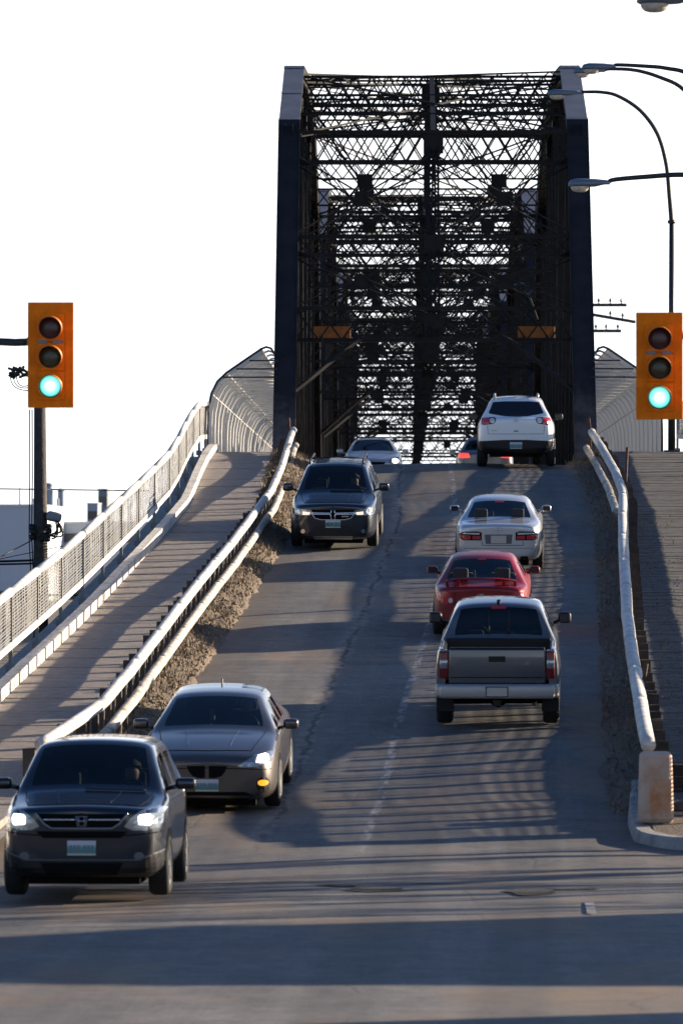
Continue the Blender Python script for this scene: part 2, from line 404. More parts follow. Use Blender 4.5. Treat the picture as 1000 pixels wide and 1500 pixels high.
    pn = math_('MULTIPLY', math_('MULTIPLY', band(-1.62, .075, .06, nz(.5, 3)), ramp(nz(4.5, 6, sc=(1.5,.4,1)), (.46, (0,0,0)), (.62, (1,1,1)))), on)
    c = mix(math_('MULTIPLY', pn, .6), c, (.45,.44,.42))
    tr = math_('ADD', band(-4.75, .45, .15, nz(.4, 3)), math_('ADD', band(-3.45, .35, .15, nz(.45, 3)), math_('ADD', band(-.95, .4, .15, nz(.4, 3)), band(.5, .4, .15, nz(.4, 3)))))
    c = mix(math_('MULTIPLY', tr, .28), c, (.055,.056,.06))
    L.new(c, b.inputs['Base Color'])
    L.new(ramp(nz(3, 4), (.3, (.75,)*3), (.7, (.9,)*3)), b.inputs['Roughness'])
    # relief: grit, and transverse ridges of the timber deck showing through in places
    wv = n.nodes.new('ShaderNodeTexWave'); wv.wave_type = 'BANDS'; wv.bands_direction = 'Y'; wv.wave_profile = 'SAW'
    wv.inputs['Scale'].default_value = .42; wv.inputs['Distortion'].default_value = 3.2; wv.inputs['Detail'].default_value = 3; wv.inputs['Detail Scale'].default_value = .7
    mpw = n.nodes.new('ShaderNodeMapping'); mpw.inputs['Rotation'].default_value = (0,0,R(7)); L.new(tc.outputs['Object'], mpw.inputs[0]); L.new(mpw.outputs[0], wv.inputs['Vector'])
    wm = n.nodes.new('ShaderNodeAttribute'); wm.attribute_name = 'ridge'
    rg = math_('MULTIPLY', math_('POWER', wv.outputs['Fac'], 6.), wm.outputs['Fac'])
    h = math_('ADD', math_('MULTIPLY', nz(40, 3), .005), math_('MULTIPLY', nz(1.3, 3), .02))
    h = math_('SUBTRACT', math_('ADD', h, math_('MULTIPLY', rg, .035)), math_('MULTIPLY', crk, .004))
    bp = n.nodes.new('ShaderNodeBump'); bp.inputs['Strength'].default_value = .55; bp.inputs['Distance'].default_value = 1.0
    L.new(h, bp.inputs['Height']); L.new(bp.outputs[0], b.inputs['Normal'])
    return m
M['asphalt'] = asphalt()
M['ground'] = mat('dry_ground', (.13,.105,.075), .95, var=.4, vscale=.4, bump=.5, bscale=8)
M['dirt'] = mat('sand_and_dirt', (.085,.062,.044), .95, var=.4, vscale=12, bump=1., bscale=30, col2=(.21,.165,.12))
M['grit'] = mat('grit_and_dead_grass', (.11,.08,.052), .95, var=.5, vscale=3, col2=(.26,.2,.135))
M['plank'] = mat('weathered_plank_shaded', (.055,.052,.05), .85, var=.3, vscale=3, bump=.3, bscale=25, col2=(.12,.11,.1))  # weathered boards, darkened to stand in for shade on the right sidewalk

# ------------------------------------------------------------------ the lie of the ramp
zr = pchip([(20,0), (60,0), (66,.0), (72,.15), (78,.48), (85,1.16), (95,1.9), (102,2.42), (109,3.0), (115,3.5), (122.5,4.15), (130,4.85), (137,5.55), (143,6.05), (147,6.27), (151,6.32), (158,6.28), (172,6.02), (200,5.95), (400,5.95)])
BEND = 128.0
KB = math.tan(R(1.1))
def cx(y): return .011*(y-95) if y <= BEND else .363 - KB*(y-BEND)
def slope(y): return (zr(y+.5) - zr(y-.5))
def zw(y): return zr(y) + .35
B0 = Vector((-2.04, 150, 6.33)); BROT = R(1.1)

def ground_sheets():
    m = MB(); s = 6000
    m.quad((-s,-200,-.06), (s,-200,-.06), (s,s*1.6,-.06), (-s,s*1.6,-.06))
    tag(m.build('ground', M['ground']), kind='structure')
    # street and crossing at the foot of the ramp
    def sheet(name, ys, xl, xr, zf, n=26, ridge=None, edge=None):
        b = MB(); rows = []; E = []; G = []; Q = []
        for y in ys:
            a, c = xl(y), xr(y); row = []
            for k in range(n+1):
                x = lerp(a, c, k/n); row.append((x, y, zf(x, y)))
                Q.append(x - cx(y)); E.append(edge(x, y) if edge else 0.); G.append(ridge(x, y) if ridge else 0.)
            rows.append(row)
        b.grid(rows); me = b.mesh(name, M['asphalt'], True)
        for nm, dat in (('edge', E), ('ridge', G), ('lateral', Q)):
            a = me.attributes.new(nm, 'FLOAT', 'POINT'); a.data.foreach_set('value', dat)
        return tag(link(name, me), kind='structure')
    nzf = lambda x, y: .035*noise.noise((x*.35, y*.25, 1.)) + .012*noise.noise((x*1.3, y*1.1, 4.))
    rx = lambda x, y: x - cx(y)
    ys = [-20 + .8*i for i in range(109)]
    sheet('street', [y for y in [-20 + .8*i for i in range(117)] if y < 73.5], lambda y: -45, lambda y: 45, lambda x, y: .7*nzf(x, y) - .02, 140)
    ys = [66 + .7*i for i in range(380)]
    def edge(x, y):
        q = rx(x, y); d = min(q + 5.6, 2.1 - q)
        return max(0, min(1, 1.25 - d/.9))*max(0, min(1, (y-66)/8))
    def ridge(x, y):
        q = rx(x, y)
        a = .3
        return a*max(0, min(1, (y-70)/6))
    sheet('ramp_road', ys, lambda y: (-6.15 if y > 75 else -10.5) + cx(y), lambda y: (2.25 if y > 75 else 12) + cx(y), lambda x, y: zr(y) + nzf(x, y)*lerp(.7,1,min(1,(y-66)/6)) + (.03*max(0, 1-((rx(x,y)+1.8)/3.8)**2) - .0)*min(1,(y-66)/6) - .016*max(0,1-(y-66)/6), 48, ridge, edge)
ground_sheets()

def ramp_body():
    """retaining walls and fill that carry the ramp"""
    b = MB()
    ys = [64 + 2*i for i in range(44)] + [150.5]
    for a, c in zip(ys, ys[1:]):
        for xa in (-8.35, 4.75):
            if xa > 0 and a < 74: continue
            b.quad((xa+cx(a), a, -1), (xa+cx(c), c, -1), (xa+cx(c), c, zw(c)-.12), (xa+cx(a), a, zw(a)-.12))
        b.quad((-8.35+cx(a), a, zw(a)-.12), (-6.0+cx(a), a, zw(a)-.12), (-6.0+cx(c), c, zw(c)-.12), (-8.35+cx(c), c, zw(c)-.12))
        if a >= 74: b.quad((2.1+cx(a), a, zw(a)-.12), (4.75+cx(a), a, zw(a)-.12), (4.75+cx(c), c, zw(c)-.12), (2.1+cx(c), c, zw(c)-.12))
    b.quad((2.1+cx(74), 74, 0), (4.75+cx(74), 74, 0), (4.75+cx(74), 74, zw(74)-.12), (2.1+cx(74), 74, zw(74)-.12))
    b.quad((-8.35+cx(64), 64, -1), (-6+cx(64), 64, -1), (-6+cx(64), 64, zw(64)-.12), (-8.35+cx(64), 64, zw(64)-.12))
    b.quad((-8.35+cx(150.5), 150.5, -1), (4.75+cx(150.5), 150.5, -1), (4.75+cx(150.5), 150.5, 6.1), (-8.35+cx(150.5), 150.5, 6.1))
    tag(b.build('ramp_embankment', M['concrete']), kind='structure')
ramp_body()

# ------------------------------------------------------------------ truss spans
def lattice(mb, p, q, depth, up, ch=.06, lac=.035, step=None, thick=.08, dbl=False):
    """laced beam: two chords depth apart (along up) with zigzag bars"""
    p, q, up = Vector(p), Vector(q), Vector(up).normalized()
    h = up*(depth/2)
    d = (q-p); n = d.normalized().cross(up).normalized()
    for s in (-1, 1): mb.bar(p + h*s, q + h*s, thick, ch, up)
    step = step or depth; k = max(2, round(d.length/step))
    for i in range(k):
        a = p + d*(i/k); c = p + d*((i+1)/k); s = 1 if i % 2 else -1
        mb.bar(a + h*s, c - h*s, .016, lac, n.cross((c-a).normalized()))
        if dbl: mb.bar(a - h*s, c + h*s, .016, lac, n.cross((c-a).normalized()))

XT = 3.98; NP = 7; PL = 52.0/NP
ZT = [-.25, 9.4, 11.6, 12.0, 12.0, 11.6, 9.4, -.25]
def rivets(mb, p, q, n, nrm, r=.022):
    p, q, nrm = Vector(p), Vector(q), Vector(nrm).normalized()
    for i in range(n):
        c = lerp(p, q, (i+.5)/n); mb.lathe(c, nrm, [(0, r), (r*.7, r*.6)], 5)
def make_span():
    root = thing('truss_span', 'x', 'bridge', B0, (0,0,BROT))
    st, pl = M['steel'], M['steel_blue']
    node = lambda s, i: Vector((s*XT, i*PL, ZT[i]))
    for s in (-1, 1):
        # inclined end posts: side channels, cover plate, splice plates
        for a, b_ in ((0, 1), (NP, NP-1)):
            m = MB(); p, q = node(s, a), node(s, b_)
            out = Vector((0, -1 if a == 0 else 1, .6)).normalized()
            d = (q-p).normalized(); nn = Vector((1,0,0)).cross(d).normalized()
            if nn.dot(out) < 0: nn = -nn
            for dx in (-.24, .24): m.bar(p + Vector((dx,0,0)), q + Vector((dx,0,0)), .05, .5, nn)
            for e in (-.2,): lattice(m, p + nn*e, q + nn*e, .42, (1,0,0), .06, .05, .4)
            m.build('end_post', st, root)
            m = MB(); m.bar(p + nn*.26, q + d*.16 + nn*.26, .6, .024, nn)
            for e in (-.285, .285): m.bar(p + Vector((e,0,0)) + nn*.285, q + Vector((e,0,0)) + nn*.285, .03, .03, nn)
            m.build('cover_plate', pl, root)
        for i in range(1, NP-1):
            m = MB(); p, q = node(s, i), node(s, i+1)
            d = (q-p).normalized(); nn = Vector((1,0,0)).cross(d).normalized()
            for dx in (-.24, .24): m.bar(p + Vector((dx,0,0)), q + Vector((dx,0,0)), .05, .45, nn)
            lattice(m, p - nn*.2, q - nn*.2, .42, (1,0,0), .06, .05, .4)
            m.build('top_chord', st, root)
            m = MB(); m.bar(p + nn*.24, q + nn*.24, .58, .024, nn)
            if i in (1, NP-2):
                for t in (.04, .5, .96):
                    c = lerp(p, q, t) + nn*.262; m.bar(c - d*.1, c + d*.1, .6, .018, nn)
                    for e in (-.07, .07): rivets(m, c + d*e - Vector((.28,0,0)), c + d*e + Vector((.28,0,0)), 9, nn)
            m.build('cover_plate', M['chord_plate_skylit'], root)
        for i in range(NP):
            m = MB(); p, q = Vector((s*XT, i*PL, -.25)), Vector((s*XT, (i+1)*PL, -.25))
            for dx in (-.18, .18): m.bar(p + Vector((dx,0,0)), q + Vector((dx,0,0)), .05, .35)
            m.build('bottom_chord', st, root)
        for i in range(1, NP):
            m = MB(); top = node(s, i); bot = Vector((s*XT, i*PL, -.25))
            for dy in (-.2, .2): m.bar(bot + Vector((0,dy,0)), top + Vector((0,dy,0)), .15, .05, (0,1,0))
            for dx in (-.07, .07): lattice(m, bot + Vector((dx,0,0)), top + Vector((dx,0,0)), .36, (0,1,0), .05, .05, .45)
            m.build('vertical_post', st, root)
            for zz, hh in ((ZT[i]-.35, 1.0), (0.0, .8)):
                for dx in (-.1, .1):
                    g = MB(); g.box((s*XT+dx, i*PL, zz), (.02, 1.0, hh)); g.build('gusset_plate', st, root)
        for i in range(1, NP-1):
            for (za, zb) in (((ZT[i], -.25),) if i < 3 else ((-.25, ZT[i+1]),) if i > 3 else ((ZT[i], -.25), (-.25, ZT[i+1]))):
                m = MB()
                for dx in (-.05, .05): m.bar((s*XT+dx, i*PL, za), (s*XT+dx, (i+1)*PL, zb), .025, .14, (0,1,.3))
                m.build('truss_diagonal', st, root)
    # cross frames
    for i in range(1, NP):
        y = i*PL; zt = ZT[i]-.1; end = i in (1, NP-1)
        inc = 0
        def fr(z): return y
        if end:
            sg = -1 if i == 1 else 1
            def fr(z, sg=sg): return y + sg*(ZT[i]-z)*PL/(ZT[i]+.25)*1.0
        a = XT-.25
        mid = 6.05; low = 3.85
        full = end or i == 3
        for zz, dep, stp, dbl in ((zt-.4, .85, .5, True),) + (((mid, .5, .5, True),) if full else ()) + (((low, .85 if end else .6, .6, end),) if full else ()):
            m = MB(); lattice(m, (-a, fr(zz), zz), (a, fr(zz), zz), dep, (0,0,1), .1 if end else .07, .045, stp, .16, dbl)
            m.build('sway_strut', st, root)
        for (za, zb) in (((low+.4, mid-.25), (mid+.25, zt-.8)) if end else ((mid+.25, zt-.8),) if i in (2, 3, 5) else ()):
            for x0, x1 in ((-a, -.15), (.15, a)):
                for fl in (0, 1):
                    m = MB(); z0, z1 = (za, zb) if fl else (zb, za)
                    lattice(m, (x0, fr(z0)+.05*fl, z0), (x1, fr(z1)+.05*fl, z1), .24, (0,0,1), .04, .028, .45, .06)
                    m.build('sway_diagonal', st, root)
                g = MB(); zc = (za+zb)/2; g.box(((x0+x1)/2, fr(zc)-.03, zc), (.45, .03, .4)); g.build('gusset_plate', st, root)
        m = MB()
        z0 = low-.3 if full else zt-2.4
        lattice(m, (0, fr(z0), z0), (0, fr(zt), zt), .26, (1,0,0), .06, .04, .5, .1, end)
        m.build('centre_hanger', st, root)
        if full:
            for zz in (low, mid, zt-.3):
                m = MB(); m.box((0, fr(zz)-.1, zz), (.55, .03, .55)); m.build('gusset_plate', st, root)
        for s in (-1, 1) if end else ():      # curved knee braces under the lower strut
            pts = [Vector((s*lerp(a, a-1.9, math.sin(t*math.pi/2)), 0, low-.35-1.5*(1-math.sin(t*math.pi/2))**1.0*math.cos(t*math.pi/2)**.6 if t < 1 else low-.35)) for t in [k/8 for k in range(9)]]
            m = MB()
            for p, q in zip(pts, pts[1:]):
                p = Vector((p.x, fr(p.z), p.z)); q = Vector((q.x, fr(q.z), q.z)); m.bar(p, q, .16, .08, (0,0,1))
            for k in (2, 4, 6):
                p = pts[k]; m.bar((p.x, fr(p.z), p.z), (p.x, fr(low-.3), low-.3), .03, .06, (0,1,0))
            m.build('knee_brace', st, root)
    # top lateral bracing
    for i in range(1, NP-1):
        for fl in (0, 1):
            m = MB(); s = 1 if fl else -1
            p = Vector((-s*(XT-.2), i*PL, ZT[i]-.05-.06*fl)); q = Vector((s*(XT-.2), (i+1)*PL, ZT[i+1]-.05-.06*fl))
            if i in (1, 3, 5): m.bar(p, q, .05, .05); m.bar(p + Vector((0,.3,-.05)), lerp(p,q,.5)+Vector((0,.1,-.3)), .03, .03)
            else: lattice(m, p, q, .24, (0,0,1), .05, .03, .5, .07)
            m.build('lateral_brace', st, root)
        m = MB(); lattice(m, (0, i*PL, ZT[i]-.4), (0, (i+1)*PL, ZT[i+1]-.4), .6, (0,0,1), .09, .05, .6, .14)
        m.build('ridge_strut', st, root)
    for i in range(1, NP-1):
        for f_ in ((.33, .66) if i in (1, NP-2) else (.5,)):
            y = (i+f_)*PL; z = lerp(ZT[i], ZT[i+1], f_)-.35
            m = MB(); lattice(m, (-XT+.25, y, z), (XT-.25, y, z), .55, (0,0,1), .06, .045, .45, .1, i in (1, NP-2)); m.build('top_strut', st, root)
    for i in range(NP+1):
        m = MB(); m.bar((-6.2, i*PL, -.75), (6.2, i*PL, -.75), .3, .8); m.build('floor_beam', st, root)
    return root
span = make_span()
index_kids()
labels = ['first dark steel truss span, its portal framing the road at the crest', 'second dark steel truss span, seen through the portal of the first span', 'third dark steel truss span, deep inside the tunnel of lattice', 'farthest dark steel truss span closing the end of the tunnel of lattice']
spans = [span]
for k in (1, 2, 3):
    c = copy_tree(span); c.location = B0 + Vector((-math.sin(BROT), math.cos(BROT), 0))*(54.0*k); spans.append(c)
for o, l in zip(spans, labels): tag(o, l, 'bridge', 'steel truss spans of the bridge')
def BL(x, y, z):
    """bridge frame -> world"""
    return B0 + Matrix.Rotation(BROT, 3, 'Z') @ Vector((x, y, z))

# clearance boards on the first portal
for s in (-1, 1):
    t = thing('clearance_board', ('left' if s < 0 else 'right') + ' orange clearance board hung on the portal behind the curved knee brace', 'sign', BL(s*2.75, 3.4, 3.62), (0,0,BROT), 'clearance boards on the bridge portal')
    m = MB(); m.rbox((0,0,0), (1.0,.03,.36), .008, 1); m.build('board', M['yellow_board'], t)
    m = MB()
    for x in (-.3,.3): m.box((x,.06,.1), (.06,.1,.5))
    m.build('bracket', M['steel'], t)

# ------------------------------------------------------------------ sidewalks
def sidewalk(name, xa, xb, y0, y1, step, gap, mt, piece, lab, limit=300):
    st = thing(name, None, None); st['kind'] = 'structure'
    y = y0; k = 0
    rest = MB()
    while y < y1:
        L = step*(1+.06*rnd.uniform(-1,1)); e = min(y+L-gap, y1)
        dz = rnd.uniform(-.006,.006); ja, jb = rnd.uniform(-.03,.03), rnd.uniform(-.03,.03)
        def pt(x, yy, z): return (x + cx(yy), yy, zw(yy) + z + dz)
        m = MB() if k < limit else rest
        A = [pt(xa+ja, y, 0), pt(xb+jb, y, 0), pt(xb+jb, e, 0), pt(xa+ja, e, 0)]
        Bm = [(p[0], p[1], p[2]-.1) for p in A]
        m.quad(*A); m.quad(Bm[3], Bm[2], Bm[1], Bm[0])
        for i in range(4): m.quad(Bm[i], Bm[(i+1)%4], A[(i+1)%4], A[i])
        if k < limit: m.build(piece, mt, st)
        y += L; k += 1
    return st
sidewalk('left_sidewalk', -7.9, -6.12, 64, 150.6, 1.75, .075, M['slab'], 'slab', '')
sidewalk('right_sidewalk', 2.2, 4.5, 74.05, 150.6, .29, .016, M['plank'], 'plank', '', 300)
# bridge decks beyond the crest
m = MB()
for x0, x1, z in ((-6.1, -4.25, .3), (4.25, 6.1, .3)):
    m.quad(BL(x0,.7,z), BL(x1,.7,z), BL(x1,160,z), BL(x0,160,z))
    for x in (x0, x1): m.quad(BL(x,.7,z-.3), BL(x,160,z-.3), BL(x,160,z), BL(x,.7,z))
tag(m.build('bridge_walkway', M['plank']), kind='structure')

# timber kerb blocks along the left railing
kb = thing('timber_kerb', 'row of white painted timber blocks along the foot of the left railing', 'kerb', (0,0,0))
y = 64.0
while y < 149:
    L = 1.42 + rnd.uniform(-.05,.05); m = MB(); yc = y + L/2
    p = Vector((-7.72+cx(y+.03), y+.03, zw(y)+.1)); q = Vector((-7.72+cx(y+L-.05), y+L-.05, zw(y+L)+.1 + rnd.uniform(-.008,.008)))
    m.bar(p, q, .17, .2); m.build('timber', M['white_paint'], kb); y += L

# railings with wire mesh
def chain(mb, A, Bp, h0, h1, rr=.0115):
    """panel of closely set horizontal rods on thin uprights, between the posts at A and Bp"""
    A, Bp = Vector(A), Vector(Bp); d = Bp - A
    n = 14
    for i in range(n+1):
        z = Vector((0,0,lerp(h0, h1, i/n) + rnd.uniform(-.004,.004))); mb.tube([A+z, lerp(A, Bp, .5)+z+Vector((rnd.uniform(-.012,.012),0,rnd.uniform(-.006,.006))), Bp+z], rr, 4, cap=False)
    for i in range(1, 44):
        p = lerp(A, Bp, i/44); mb.tube([p+Vector((0,0,h0)), p+Vector((rnd.uniform(-.02,.02),0,(h0+h1)/2)), p+Vector((0,0,h1))], .004, 3, cap=False)
def railing(name, label, X, y0, y1, inward):
    t = thing(name, label, 'railing')
    ys = []; y = y0
    while y < y1-.5: ys.append(y); y += 4.45
    ys.append(y1)
    base = lambda yy: Vector((X+cx(yy), yy, zw(yy)))
    for yy in ys:
        m = MB(); p = base(yy); m.box(p + Vector((0,0,.55)), (.06,.06,1.45)); m.box(p + Vector((0,0,.04)), (.14,.2,.12))
        m.build('post', M['galv'], t)
    for a, b in zip(ys, ys[1:]):
        m = MB(); m.tube([base(a)+Vector((0,0,1.27)), base(b)+Vector((0,0,1.27))], .075, 10); m.build('top_rail', M['white_paint'], t, True)
        m = MB(); m.bar(base(a)+Vector((0,0,.41)), base(b)+Vector((0,0,.41)), .05, .12); m.build('bottom_rail', M['white_paint'], t)
        m = MB(); chain(m, base(a)+Vector((0,.04,0)), base(b)-Vector((0,.04,0)),   .45, 1.2, .0125 if X < 0 else .012); o = m.build('mesh_panel', M['galv'], t)
    return t
railing('ramp_railing', 'white topped mesh railing climbing the left side of the ramp', -8.0, 60, 150, 1)
railing('ramp_railing', 'mesh railing along the shaded right sidewalk of the ramp', 4.4, 74, 150, -1)

# arched mesh cages over the bridge walkways
def cage(s, label):
    t = thing('walkway_cage', label, 'cage', BL(0,0,.35), (0,0,BROT), 'mesh cages over the bridge walkways')
    prof = [(0,0), (0,.75), (.02,1.15), (.1,1.55), (.26,1.87), (.5,2.1), (.98,2.43), (1.42,2.73)]
    hook = prof + [(1.55,2.78), (1.68,2.74), (1.76,2.6)]
    fx = lambda q: s*(6.0 - q)
    y = .4; L = 2.75; N = 52
    m = MB(); m.tube([(fx(a), 0, z) for a, z in hook], .032, 7)
    for j, zz in enumerate((2.42, 2.2, 1.98)): m.bar((fx(1.1-.35*j), 0, zz), (fx(1.85), 0, zz), .03, .04)
    am = m.mesh('arch', M['cage'], True)
    m = MB(); n = 44
    for i in range(n):
        yy = L*(i+.5)/n + rnd.uniform(-.01,.01)
        m.tube([(fx(a), yy, z) for a, z in prof[0:1]+prof[1::1]], .0065, 3, cap=False)
    for a, z in [(lerp(prof[j][0], prof[j+1][0], f), lerp(prof[j][1], prof[j+1][1], f)) for j in range(len(prof)-1) for f in (0, .2, .4, .6, .8)]:
        m.tube([(fx(a), 0, z), (fx(a), L, z)], .006, 3, cap=False)
    pm = m.mesh('mesh_panel', M['cage'])
    for k in range(N):
        o = link('arch', am, t, (0, y+L*k, 0))
        if k == 0: o.data = am.copy(); o.data.materials[0] = M['dark_metal']
        if k < N-1: link('mesh_panel', pm, t, (0, y+L*k, 0))
    y += L*N
    for j in (3, 5, 7):
        m = MB(); a, z = prof[j]; m.tube([(fx(a), .4, z), (fx(a), y-L, z)], .02, 6); m.build('long_rail', M['cage'], t)
cage(-1, 'arched wire mesh cage over the left walkway beside the portal')
cage(1, 'arched wire mesh cage over the right walkway behind the right signal')

# ------------------------------------------------------------------ pipe guards beside the road
def guard(name, label, top, low, post_x, y0, y1, step, thick, mats, blocks, low_mat):
    t = thing(name, label, 'guard rail')
    n = 9
    def path(kn, a, b):
        fx = lin([(k[1], k[0]) for k in kn]); fz = pchip([(k[1], k[2]) for k in kn])
        return [Vector((fx(y)+.012*noise.noise((y*.3,1,0)), y, fz(y)+.01*noise.noise((y*.35,7,0)))) for y in [lerp(a, b, i/n) for i in range(n+1)]]
    def full(kn): return kn[0][1], kn[-1][1]
    # lengths of pipe, each with its collar
    a, b = full(top); seg = 5.2; y = a
    while y < b - .1:
        e = min(y+seg, b); m = MB(); pth = path(top, y, e); m.tube(pth, thick, 12); m.build('pipe', M[mats], t, True)
        m = MB(); m.tube([pth[-2].lerp(pth[-1], .9), pth[-1]], thick*1.07, 12); m.build('collar', M[mats], t, True); y = e
    if low:
        a, b = full(low); y = a
        while y < b - .1:
            e = min(y+seg, b); m = MB(); m.tube(path(low, y, e), thick*.9, 10); m.build('lower_pipe', M[low_mat], t, True); y = e
    fx = lin([(k[1], k[0]) for k in top]); fz = pchip([(k[1], k[2]) for k in top])
    y = y0
    while y < y1:
        x = fx(y); z = fz(y); g = zr(y)
        m = MB(); m.bar((x+blocks*.2, y, g-.05), (x+blocks*.2+rnd.uniform(-.02,.02), y, z-.1+rnd.uniform(-.06,.05)), .16, .17, (0,1,0)); m.build('timber_post', M['rust_post'], t)
        m = MB(); m.box((x+blocks*.075, y+.3, z-.22), (.02,.05,.5)); m.build('strap', M['galv'], t)
        y += step
    return t
def pts(lst): return [P(*q) for q in lst]
LT = pts([(60,1090,73.5), (85,1075,75), (150,1030,79), (172,1005,81), (190,985,82.6), (220,945,87.3), (255,900,93), (290,855,99.7), (340,795,111), (375,748,121.5), (398,718,127.5), (412,685,136), (424,645,146), (430,630,150)])
LT = [(p.x, p.y, p.z) for p in LT]
LL = [(x+.07, y, z-.4) for x, y, z in LT if y > 73]
guard('pipe_guard', 'double white pipe guard rail between the left lane and sidewalk', LT, LL, 0, 73.8, 149, 1.45, .085, 'white_paint', -1, 'dirty_paint')
RT = pts([(949,1091,73.8), (940,1050,77), (936,1020,80), (925,960,87), (918,900,95), (915,850,101.5), (912,790,110), (912,722,122), (900,690,131), (880,655,142), (866,633,150)])
RT = [(p.x, p.y, p.z) for p in RT]
RL = [(x-.14, y, z-.42) for x, y, z in RT if y > 121]
guard('pipe_guard', 'bluish white pipe guard rail along the right edge of the road in shade', RT, RL, 0, 75, 149, 1.1, .1, 'white_paint', 1, 'dirty_paint')

# red marker rods tied to the guards
for (u0, v0, u1, v1, d), lb in (((915,722,918,655,124), 'thin rusty rod sticking up behind the right guard rail kink'), ((940,1010,946,972,82), 'short rusty rod leaning behind the lower right guard rail'), ((864,632,862,612,150), 'thin pinkish rod standing at the top end of the right guard rail'), ((424,628,423,612,150.2), 'thin pinkish rod standing at the top end of the left guard rail')):
    a, b = P(u0, v0, d), P(u1, v1, d); m = MB(); m.tube([a - Vector((0,0,.5)), a, lerp(a, b, .5), b], .03, 8)
    tag(m.build('marker_rod', M['rust']), lb, 'rod')

# concrete end block at the foot of the right guard
t = thing('end_block', 'concrete end block with a rusty orange stain below the right guard rail', 'block', (1.84, 73.2, .36))
m = MB(); m.rbox((0,.15,.45), (.46,.5,.92), .07, 4, taper=.9)
M['block'] = mat('stained_concrete', (.5,.3,.18), .8, var=.3, vscale=2.2, bump=.3, bscale=30, col2=(.66,.52,.42))
o = m.build('block', M['block'], t, False)
m = MB(); m.rbox((.06,-.098,.3), (.27,.03,.52), .012, 2); M['stain'] = mat('orange_rust_paint', (.5,.2,.07), .8, var=.5, vscale=4, col2=(.62,.42,.29)); m.build('rust_panel', M['stain'], t)
# stacked timbers behind it
t = thing('timber_stack', 'dark stacked timbers behind the concrete end block', 'timber stack', (2.3, 75.6, zr(75.6)))
for k in range(4):
    m = MB(); m.rbox((.02*k,0,.12+.17*k), (.75-.05*k,.3,.15), .012, 1); m.build('timber', M['wood_dark'], t)
for x in (.3,.42):
    m = MB(); m.box((x,-.2,.55), (.04,.05,.75)); m.build('stake', M['galv'], t)

# kerb round the foot of the right sidewalk
m = MB(); path = [Vector((1.6, 79, 0)), Vector((1.54,76,0)), Vector((1.52,74.5,0)), Vector((1.54,72.6,0))]
for k in range(1, 8):
    a = k/7*R(88); path.append(Vector((1.54 + 2.2*(1-math.cos(a)), 72.6 - 2.2*math.sin(a), 0)))
path += [Vector((9, 70.35, 0))]
rows = []
for p in path:
    p.x += cx(p.y) - cx(75) if p.y > 72.6 else 0
for i, p in enumerate(path):
    t_ = (path[min(i+1,len(path)-1)] - path[max(i-1,0)]).normalized(); nrm = Vector((t_.y, -t_.x, 0)); g = zr(p.y)
    if nrm.x > 0 and i < 4: nrm = -nrm
    nrm = Vector((-abs(nrm.x), -abs(nrm.y), 0))
    rows.append([p + nrm*.02 + Vector((0,0,g-.05)), p + nrm*0 + Vector((0,0,g+.11)), p - nrm*.04 + Vector((0,0,g+.14)), p - nrm*.22 + Vector((0,0,g+.14)), p - nrm*.24 + Vector((0,0,g+.0))])
m.grid(rows); tag(m.build('kerb', M['concrete'], smooth=False), kind='structure')
m = MB(); ring = [p - Vector((-.2,-.2,0)) for p in path[3:]]
i0 = len(m.v); m.v += [Vector((p.x, p.y, zr(p.y)+.125)) for p in ring] + [Vector((9,76,.6)), Vector((1.8,76,.6))]
m.f.append(tuple(range(i0, len(m.v)))); m.m.append(0)
tag(m.build('corner_pavement', M['dirt']), kind='structure')

# sand and dead grass banked against the guards
def bank(name, xa, xb, y0, y1, hh, n, label, seed):
    rg = random.Random(seed); rows = []; ny = int((y1-y0)/.3); nx = 14
    def zf(u, y):
        if y < y0+1.2: return lerp(zr(y)-.05, zf(u, y0+1.2) - zr(y0+1.2) + zr(y), ((y-y0)/1.2)**.7)
        prof = math.sin(min(1, u*1.05)*math.pi*.5)**.8
        return zr(y) + .03 + hh*prof*(.75+.35*noise.noise((u*2, y*.7, seed))) + .05*noise.noise((u*9, y*3, seed+3.)) - .06*(u < .01)
    for i in range(ny+1):
        y = lerp(y0, y1, i/ny); row = []
        for k in range(nx+1):
            u = k/nx; x = lerp(xa, xb, u) + cx(y) + .18*noise.noise((y*.6, seed, 0.))*(1-u) + .1*noise.noise((y*2.2, seed, 5.))*(1-u)
            row.append((x, y, zf(u, y)))
        rows.append(row)
    m = MB(); m.grid(rows); tag(m.build(name, M['dirt'], smooth=True), kind='stuff')
    g = MB()
    for _ in range(n):
        y = rg.uniform(y0, y1); u = rg.random()**.7; x = lerp(xa, xb, u) + cx(y); z = zf(u, y)
        if rg.random() < .45:
            s = rg.uniform(.015,.045); a = rg.random()*6.28
            c = Vector((x, y, z+s*.3)); q = [c + Vector((math.cos(a+k*2.09)*s, math.sin(a+k*2.09)*s, rg.uniform(-.5,.3)*s)) for k in range(3)] + [c + Vector((0,0,s*.9))]
            i = len(g.v); g.v += q; g.f += [(i,i+1,i+3), (i+1,i+2,i+3), (i+2,i,i+3)]; g.m += [0]*3
        else:
            h = rg.uniform(.04,.16); a = rg.random()*6.28; wd = .012
            d = Vector((math.cos(a), math.sin(a), 0)); le = Vector((rg.uniform(-.08,.08), rg.uniform(-.08,.08), h))
            i = len(g.v); g.v += [Vector((x,y,z-.01))-d*wd, Vector((x,y,z-.01))+d*wd, Vector((x,y,z))+le]; g.f.append((i,i+1,i+2)); g.m.append(0)
    tag(g.build('dead_grass', M['grit']), kind='stuff')
bank('dirt_bank', -5.15, -6.15, 74, 149.5, .38, 16000, '', 1)
bank('dirt_bank', 1.45, 2.2, 75, 149.5, .1, 3500, '', 2)
